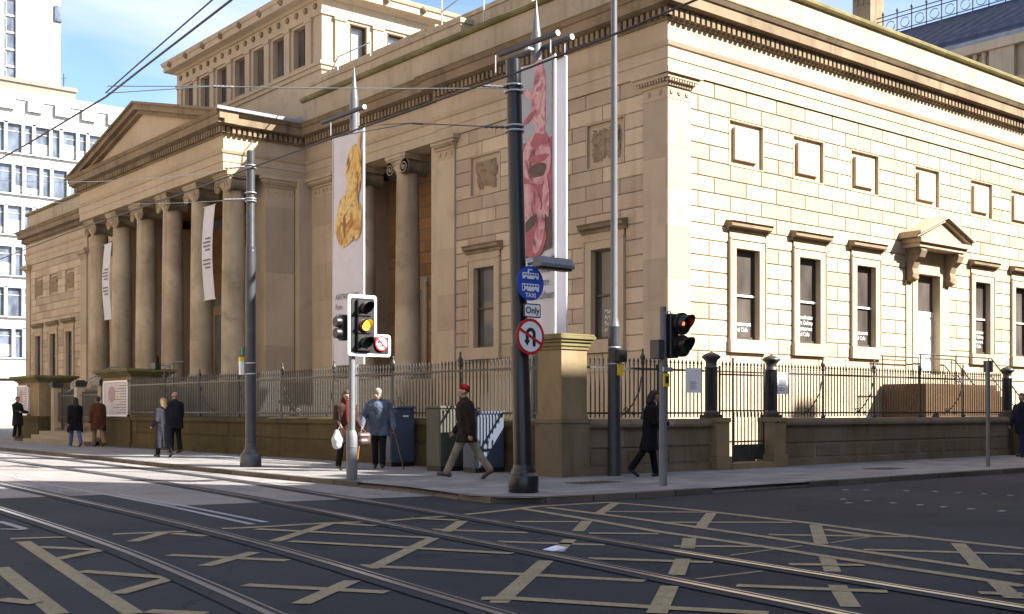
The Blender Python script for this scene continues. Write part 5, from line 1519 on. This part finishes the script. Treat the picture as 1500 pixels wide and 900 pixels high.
def person(label, loc, heading, H=1.75, legs=((20,5),(-22,12)), arms=((-20,10,15),(18,10,20)), lean=3, head=(0,0), coat=(.03,.03,.03), trousers=(.05,.05,.06),
           hair=('hair',(.05,.035,.025)), coat_len=.72, flare=0.0, hat=None, shoes=(.03,.025,.02), bulk=1.0, hood=None, hairlen=0, extras=None, lift=0.0):
    t = thing('person', label, 'person')
    s = H/1.75
    th, sh = .45*s, .43*s
    lean_r = R(lean)
    hip = Vector((0,0,0))
    J = {}
    for k, (sg, (a, b)) in enumerate(zip((1,-1), legs)):
        h0 = hip + Vector((0, sg*.09*s, 0)); a_, b_ = R(a), R(a-b)
        kn = h0 + th*Vector((math.sin(a_), 0, -math.cos(a_))); an = kn + sh*Vector((math.sin(b_), 0, -math.cos(b_)))
        pitch = max(-.15, min(.9, -b_*1.1 if b_ < 0 else -.25*b_))
        toe = an + s*Vector((.17*math.cos(pitch), 0, -.17*math.sin(pitch) - .05)); heel = an + s*Vector((-.05*math.cos(pitch), 0, .05*math.sin(pitch) - .055))
        J[k] = (h0, kn, an, toe, heel)
    zmin = min(min(J[k][3].z, J[k][4].z) for k in J) - .03*s
    up = Vector((math.sin(lean_r), 0, math.cos(lean_r)))
    chest = hip + up*.42*s; neck = hip + up*.56*s; 
    hl = R(head[0]); hu = Vector((math.sin(lean_r+hl), 0, math.cos(lean_r+hl)))
    hd = neck + hu*.17*s + Vector((.01,0,0))
    yaw = R(head[1])
    def hv(x, y, z):   # head-local
        f = Vector((math.cos(lean_r+hl), 0, -math.sin(lean_r+hl)))
        xx = x*math.cos(yaw) - y*math.sin(yaw); yy = x*math.sin(yaw) + y*math.cos(yaw)
        return hd + (f*xx + Vector((0,1,0))*yy + hu*z)*s
    A = {}
    for k, (sg, (sw, ab, el)) in enumerate(zip((1,-1), arms)):
        S0 = chest + Vector((0, sg*.19*s*bulk**.5, .04*s)); a_ = R(sw); b_ = R(ab)
        d = Vector((math.sin(a_)*math.cos(b_), sg*math.sin(b_), -math.cos(a_)*math.cos(b_)))
        E0 = S0 + d*.29*s
        a2 = R(sw+el); d2_ = Vector((math.sin(a2)*math.cos(b_*.4), sg*math.sin(b_*.4), -math.cos(a2)*math.cos(b_*.4)))
        W0 = E0 + d2_*.25*s
        A[k] = (S0, E0, W0, d2_)
    body = MB()
    ball_chain(body, [hip, hip+up*.2*s, chest], [.13*s,.12*s,.14*s])
    ball_chain(body, [chest+Vector((0,.1*s,0)), chest-Vector((0,.1*s,0))], [.11*s,.11*s])
    ball_chain(body, [chest, neck, hd-hu*.06*s], [.1*s,.058*s,.055*s])
    # head: skull, jaw, nose, ears, brow
    for c, r in ((hv(-.015,0,.03), .088), (hv(.01,0,.01), .082), (hv(.03,0,-.06), .05), (hv(.035,0,-.03), .058)): body.sphere(c, r*s, 14)
    ball_chain(body, [hv(.085,0,.01), hv(.108,0,-.022)], [.012*s,.016*s], 8)
    for sg in (1,-1): body.sphere(hv(-.005, sg*.086, -.005), .024*s, 8, sc=(.8,.5,1.2))
    body.sphere(hv(.088,0,-.062), .017*s, 8, sc=(.6,1.4,.6))
    for k in J:
        h0, kn, an, toe, heel = J[k]
        ball_chain(body, [h0, kn, an], [.085*s,.055*s,.042*s]); ball_chain(body, [heel, toe], [.035*s,.032*s])
    for k in A:
        S0, E0, W0, dd = A[k]
        ball_chain(body, [S0, E0, W0], [.058*s,.045*s,.03*s])
        sg = 1 if k == 0 else -1
        side = dd.cross(Vector((0,1,0))).normalized()     # roughly forward
        palm = W0 + dd*.06*s
        for f in range(4):
            w_ = (f-1.5)*.019*s
            p0 = W0 + dd*.03*s + side*w_*.6; p1 = W0 + dd*.095*s + side*w_
            ln = (.075,.085,.08,.062)[f]*s
            p2 = p1 + (dd*.75 - Vector((0,sg*.35,0)))*ln*.5; p3 = p2 + (dd*.35 - Vector((0,sg*.75,0)) )*ln*.5
            ball_chain(body, [p0, p1, p2, p3], [.014*s,.0105*s,.0095*s,.008*s], 6)
        ball_chain(body, [W0 + dd*.02*s, W0+dd*.05*s+side*.035*s, W0+dd*.09*s+side*.045*s-Vector((0,sg*.02*s,0))], [.016*s,.012*s,.01*s], 6)
    fuse(body, 'body', SKIN, t, .0085, 1)
    # eyes and mouth line
    f = MB()
    for sg in (1,-1): f.sphere(hv(.083, sg*.032, .012), .0085*s, 8)
    f.sphere(hv(.1,0,-.063), .006*s, 6, sc=(.5,3.0,.6))
    f.build('eyes', M['blackpaint'], t)
    # trousers
    tr = MB()
    for k in J:
        h0, kn, an, toe, heel = J[k]
        ball_chain(tr, [h0, (h0+kn)/2, kn, (kn+an)/2, an+Vector((0,0,.01))], [.115*s,.1*s,.078*s,.075*s,.072*s])
    ball_chain(tr, [hip+Vector((0,.05*s,.02)), hip-Vector((0,.05*s,-.02))], [.12*s,.12*s])
    fuse(tr, 'trousers', fabric('trousers_cloth', trousers), t, .015)
    sh_ = MB()
    for k in J:
        h0, kn, an, toe, heel = J[k]
        ball_chain(sh_, [heel, (heel*.5+toe*.5)+Vector((0,0,.012)), toe], [.045*s,.046*s,.038*s]); ball_chain(sh_, [an, heel], [.04*s,.042*s])
    fuse(sh_, 'shoes', plain('shoe_leather', shoes, .5, var=.2), t, .012)
    # coat: torso with soft skirt, sleeves, collar
    co = MB(); b = bulk
    ball_chain(co, [hip+up*.05*s, hip+up*.22*s, chest], [.165*s*b,.16*s*b,.165*s*b], 14)
    for sg in (1,-1):
        ball_chain(co, [hip+Vector((0,sg*.06*s,0)), chest+Vector((0,sg*.1*s*b,.02))], [.14*s*b,.125*s*b], 12)
        ball_chain(co, [chest+Vector((0,sg*.1*s,.05*s)), neck+Vector((0,sg*.03*s,-.02*s))], [.1*s,.075*s], 10)
    ball_chain(co, [neck-up*.03*s, neck+up*.02*s], [.085*s,.078*s], 10)
    drop = (coat_len-.5)*1.4*s
    if drop > 0:
        m0 = (J[0][1]-J[0][0]).normalized(); m1 = (J[1][1]-J[1][0]).normalized()
        for k, mm in ((0,m0),(1,m1)):
            dd = (mm + Vector((0,0,-1.2))).normalized()
            q = J[k][0] + dd*drop
            ball_chain(co, [J[k][0], q], [.135*s*b,(.14+flare)*s*b], 12)
        ball_chain(co, [hip, hip+Vector((0,0,-drop*.95))], [.15*s*b,(.14+flare)*s*b], 12)
    for k in A:
        S0, E0, W0, dd = A[k]
        ball_chain(co, [S0, (S0+E0)/2, E0, (E0+W0)/2, W0-dd*.0*s], [.092*s,.083*s,.073*s,.068*s,.06*s], 10)
    if hood: ball_chain(co, [neck+Vector((-.07,.05,.01)), neck+Vector((-.07,-.05,.01))], [.06*s,.06*s], 8)
    cq = fuse(co, 'coat', fabric('coat_cloth', coat), t, .014, 3)
    # straight hem: cut the cloth off level and close it
    bmq = bmesh.new(); bmq.from_mesh(cq.data)
    hem = hip.z - max(drop, .1*s) + .0
    low = [v for v in bmq.verts if v.co.z < hem-.01 and abs(v.co.y) < .24*s and (v.co - A[0][2]).length > .16 and (v.co - A[1][2]).length > .16]
    for v in low: v.co.z = hem - .01 + (v.co.z-hem+.01)*.06
    # folds: shallow vertical waves deepening to the hem, creases at elbow and waist
    ph = loc[0]*3
    for v in bmq.verts:
        d_ = v.co - hip; r_ = math.hypot(v.co.x, v.co.y); an_ = math.atan2(v.co.y, v.co.x)
        if v.co.z < hip.z+.25*s and r_ > .05:
            k_ = min(1, max(0, (hip.z+.25*s - v.co.z)/(.45*s)))
            f_ = .011*k_*math.sin(an_*7+ph+v.co.z*3)
            v.co.x += f_*v.co.x/r_; v.co.y += f_*v.co.y/r_
        f2 = .0022*math.sin(v.co.z*58+v.co.y*22+ph)*math.sin(v.co.y*31+v.co.x*17)
        v.co += Vector((f2, 0, 0))
    bmq.normal_update(); bmq.to_mesh(cq.data); bmq.free()
    # hair or hat
    hm = MB()
    if hair:
        nm, hc = hair
        for c, r in ((hv(-.03,0,.04), .095), (hv(-.04,0,.0), .085), (hv(.0,0,.065), .078)): hm.sphere(c, r*s, 12)
        if hairlen:
            ball_chain(hm, [hv(-.05,.03,0), hv(-.09,.05,-hairlen)], [.08*s,.05*s]); ball_chain(hm, [hv(-.05,-.03,0), hv(-.09,-.05,-hairlen)], [.08*s,.05*s]); ball_chain(hm, [hv(-.06,0,0), hv(-.11,0,-hairlen*1.1)], [.085*s,.06*s])
        fuse(hm, nm, plain('hair_colour', hc, .7, var=.3, scale=30, bump=.5), t, .011)
    if hat:
        nm, hc, kind = hat
        hm = MB()
        for c, r in ((hv(-.02,0,.065), .092), (hv(-.035,0,.055), .092), (hv(-.01,0,.085), .08)): hm.sphere(c, r*s, 14)
        if kind == 'peak': ball_chain(hm, [hv(.08,.04,.05), hv(.13,.02,.03), hv(.13,-.02,.03), hv(.08,-.04,.05)], [.016*s]*4)
        if kind == 'brim':
            ball_chain(hm, [hv(.13*math.cos(a*PI/6), .12*math.sin(a*PI/6), .03) for a in range(13)], [.018*s]*13, 6)
        fuse(hm, nm, fabric('hat_wool', hc), t, .011)
    t['_'] = 0; del t['_']
    t.location = (loc[0], loc[1], lift - zmin); t.rotation_euler = (0,0,R(heading))
    bpy.context.view_layer.update()
    mw = Matrix.Translation(Vector((loc[0], loc[1], lift - zmin))) @ Matrix.Rotation(R(heading), 4, 'Z')
    return t, {k: mw @ (A[k][2] + A[k][3]*.08*s) for k in A}, mw
def stick(name, label, a, b, r, mat, cat, handle=None):
    t = thing(name, label, cat)
    mb = MB(); mb.tube([a, b], r, 8); mb.build('shaft', mat, t)
    mb = MB(); d = Vector(handle) if handle else Vector((.05,0,0)); a = Vector(a)
    mb.tube([a-d, a-d*.4+Vector((0,0,.012)), a+d], r*1.5, 8); mb.build('handle', M['blackplastic'], t)
    mb = MB(); mb.tube([b, Vector(b)+Vector((0,0,.04))], r*1.5, 8); mb.build('ferrule', M['blackplastic'], t)
    return t

person('man in red woolly hat and brown coat striding left past the cabinets', (-9.05,-3.0), 141, 1.8, legs=((27,4),(-26,8)), arms=((-22,8,22),(10,8,30)), lean=4,
       coat=(.022,.017,.013), trousers=(.2,.175,.135), hair=None, hat=('woolly_hat', (.15,.008,.01), 'beanie'), coat_len=.66, bulk=1.12, shoes=(.05,.03,.022))
o_, hands, mw = person('stooping old man in flat cap and blue grey jacket with two sticks', (-8.1,1.6), -128, 1.8, legs=((8,8),(-4,10)), arms=((4,20,22),(8,22,18)), lean=16, head=(18,0),
       coat=(.09,.11,.155), trousers=(.012,.013,.018), hair=('hair', (.16,.15,.14)), hat=('flat_cap', (.26,.23,.18), 'peak'), coat_len=.66, bulk=1.3)
h0 = hands[0]; h1 = hands[1]
stick('walking_stick', 'reddish brown walking stick in the old man\'s left-of-picture hand', tuple(h1), (h1.x-.1, h1.y+.03, 0.0), .012, plain('stick_red_brown', (.45,.12,.03), .5), 'walking stick', (-.04,-.05,0))
stick('walking_stick', 'thin dull brown walking stick in the old man\'s right-of-picture hand', tuple(h0), (h0.x+.16, h0.y-.16, 0.0), .011, plain('stick_dull_brown', (.16,.09,.05), .5), 'walking stick', (-.04,-.05,0))
o_, hands, mw = person('woman in brown coat carrying bags, half hidden by the amber signal post', (-9.11,1.43), -100, 1.72, legs=((8,5),(-8,10)), arms=((4,10,50),(8,10,55)), lean=5, head=(10,0),
       coat=(.05,.028,.022), trousers=(.012,.012,.012), hair=('hair', (.06,.03,.02)), hairlen=.13, coat_len=.75, bulk=1.08)
t = thing('shopping_bag', 'white plastic bag held by the woman behind the signal post', 'bag')
sc_ = thing('scarf', 'red scarf hanging down the front of the woman behind the signal post', 'scarf')
mb = MB()
ball_chain(mb, [mw @ Vector((.06,.07,.6)), mw @ Vector((.12,0,.57)), mw @ Vector((.06,-.07,.6))], [.045,.05,.045], 8)
ball_chain(mb, [mw @ Vector((.14,-.02,.55)), mw @ Vector((.19,-.04,.3)), mw @ Vector((.2,-.03,.12))], [.045,.05,.045], 8)
fuse(mb, 'scarf_cloth', fabric('red_scarf_wool', (.1,.014,.012)), sc_, .014)
hb = hands[1]
mb = MB(); c = Vector((hb.x-.05, hb.y+.05, hb.z-.3))
ball_chain(mb, [c+Vector((0,0,.18)), c, c-Vector((0,0,.1))], [.06,.13,.11]); fuse(mb, 'sack', plain('white_plastic', (.4,.4,.43), .4), t, .02)
mb = MB(); mb.tube([c+Vector((0,0,.18)), tuple(hb)], .012, 6); mb.build('handle', M['signwhite'], t)
t = thing('shoulder_bag', 'dark leather bag held by the woman behind the signal post', 'bag')
hb = hands[0]; c = Vector((hb.x+.03, hb.y-.03, hb.z-.22))
mb = MB(); ball_chain(mb, [c+Vector((-.1,0,.05)), c+Vector((.1,0,.05)), c+Vector((.08,0,-.08)), c+Vector((-.08,0,-.08))], [.09,.09,.1,.1]); fuse(mb, 'pouch', plain('dark_leather', (.05,.025,.02), .5), t, .018)
mb = MB(); mb.tube([c+Vector((-.1,0,.1)), tuple(hb), c+Vector((.1,0,.1))], .012, 6); mb.build('strap', M['blackplastic'], t)
person('woman in a black coat and boots striding right past the tall lamp column', (-5.6,-4.65), -38, 1.7, legs=((10,2),(-20,14)), arms=((-8,14,75),(6,14,80)), lean=6, head=(4,10),
       coat=(.008,.008,.01), trousers=(.006,.006,.007), hair=('hair', (.01,.008,.008)), hairlen=.12, coat_len=.78, flare=.03, bulk=1.02, shoes=(.01,.01,.01))
person('man in a dark navy suit coat at the right edge of the picture', (9.5,-4.95), 170, 1.76, legs=((14,4),(-14,8)), arms=((-12,8,12),(12,8,16)), lean=2,
       coat=(.012,.013,.028), trousers=(.02,.02,.055), hair=('hair', (.16,.05,.03)), coat_len=.7)
person('long-haired woman in a black coat and blue jeans walking away on the left pavement', (-7.95,22.4), 93, 1.76, legs=((16,4),(-14,10)), arms=((-10,8,16),(10,8,20)), lean=2,
       coat=(.008,.008,.009), trousers=(.06,.1,.24), hair=('hair', (.012,.008,.006)), hairlen=.26, coat_len=.76, flare=.03, bulk=1.12)
person('stout walker in a rust brown coat and tan trousers beside the long-haired woman', (-7.25,22.0), 96, 1.8, legs=((10,4),(-14,14)), arms=((-8,12,12),(8,12,16)), lean=2,
       coat=(.08,.03,.015), trousers=(.2,.13,.07), hair=('hair', (.04,.025,.015)), coat_len=.74, bulk=1.3)
person('blonde woman in a long charcoal quilted coat walking away beside the bald man', (-9.35,11.0), 98, 1.64, legs=((14,6),(-16,16)), arms=((-6,12,55),(4,8,20)), lean=2,
       coat=(.025,.025,.03), trousers=(.012,.012,.014), hair=('hair', (.4,.26,.12)), hairlen=.14, coat_len=.98, flare=.01, bulk=1.0, hood=True)
person('tall balding man in a dark jacket and black trousers walking away beside the blonde woman', (-7.7,14.0), 98, 1.86, legs=((5,3),(-6,6)), arms=((-8,10,14),(6,10,20)), lean=0,
       coat=(.014,.016,.02), trousers=(.01,.01,.012), hair=None, coat_len=.66, bulk=1.15)
person('man in a dark coat leaning at the stone pedestal by the picture\'s left edge', (-7.2,31.9), -60, 1.74, legs=((4,4),(-6,4)), arms=((14,12,70),(20,12,66)), lean=-4, head=(14,0),
       coat=(.022,.018,.016), trousers=(.01,.01,.01), hair=('hair', (.1,.07,.05)), coat_len=.8, bulk=1.15, lift=.15)
person('man in a black suit standing between the portico columns', (-1.5,30.9), -120, 1.72, legs=((3,3),(-3,3)), arms=((0,10,20),(0,10,20)), lean=0,
       coat=(.01,.01,.012), trousers=(.01,.01,.012), hair=('hair', (.3,.28,.26)), lift=2.45)

# ================================================================ SKY, SUN, CAMERA
az_u, az_v, tan_el = .55, -.835, .715
el = math.atan(tan_el)
w = bpy.data.worlds.new('World'); scene.world = w; w.use_nodes = True
nt = w.node_tree; nt.nodes.clear()
out = nt.nodes.new('ShaderNodeOutputWorld'); bg = nt.nodes.new('ShaderNodeBackground')
sky = nt.nodes.new('ShaderNodeTexSky'); sky.sky_type = 'NISHITA'; sky.sun_disc = False
sky.sun_elevation = el; sky.sun_rotation = math.atan2(az_u, az_v)      # clockwise from +Y
sky.air_density = 1.0; sky.dust_density = .7; sky.ozone_density = 2.6
tc = nt.nodes.new('ShaderNodeTexCoord').outputs['Generated']
sx = nt.nodes.new('ShaderNodeSeparateXYZ'); nt.links.new(tc, sx.inputs[0])
# clouds: noise on a flat layer overhead
mz = math_(nt, 'MAXIMUM', sx.outputs[2], .06)
cb = nt.nodes.new('ShaderNodeCombineXYZ')
nt.links.new(math_(nt, 'DIVIDE', sx.outputs[0], mz), cb.inputs[0]); nt.links.new(math_(nt, 'DIVIDE', sx.outputs[1], mz), cb.inputs[1])
ns = noise(nt, mapping(nt, cb.outputs[0], (.9,.9,.9)), CLOUD_SCALE, 7, .52, .2)
cf = ramp(nt, ns, CLOUD_LO, CLOUD_HI)
col = mix(nt, math_(nt, 'MULTIPLY', cf, .85), sky.outputs[0], CLOUD_COL)
nt.links.new(col, bg.inputs[0]); bg.inputs[1].default_value = SKY_STR
nt.links.new(bg.outputs[0], out.inputs[0])
sd = bpy.data.lights.new('sun', 'SUN'); sd.energy = SUN_STR; sd.angle = R(.5); sd.color = (1,.965,.9)
so = bpy.data.objects.new('sun', sd); COL.objects.link(so)
sv = Vector((az_u, az_v, tan_el * math.hypot(az_u, az_v))).normalized()
so.rotation_euler = sv.to_track_quat('Z', 'Y').to_euler(); so.location = (0, -10, 40)

cd = bpy.data.cameras.new('camera'); cam = bpy.data.objects.new('camera', cd); COL.objects.link(cam)
cam.location = (-22.824, -20.983, 1.35)
cam.rotation_euler = (R(90), 0, -math.atan2(.6388, .7694))
cd.sensor_width = 36; cd.lens = 1686/1500*36; cd.shift_y = (602-450)/1500; cd.clip_end = 3000; cd.clip_start = .1
scene.camera = cam
scene.view_settings.view_transform = 'Standard'; scene.view_settings.look = 'None'
scene.view_settings.exposure = EXPOSURE; scene.view_settings.gamma = 1; scene.view_settings.use_curve_mapping = False
scene.render.engine = 'CYCLES'
scene.render.resolution_x = 1024; scene.render.resolution_y = 614
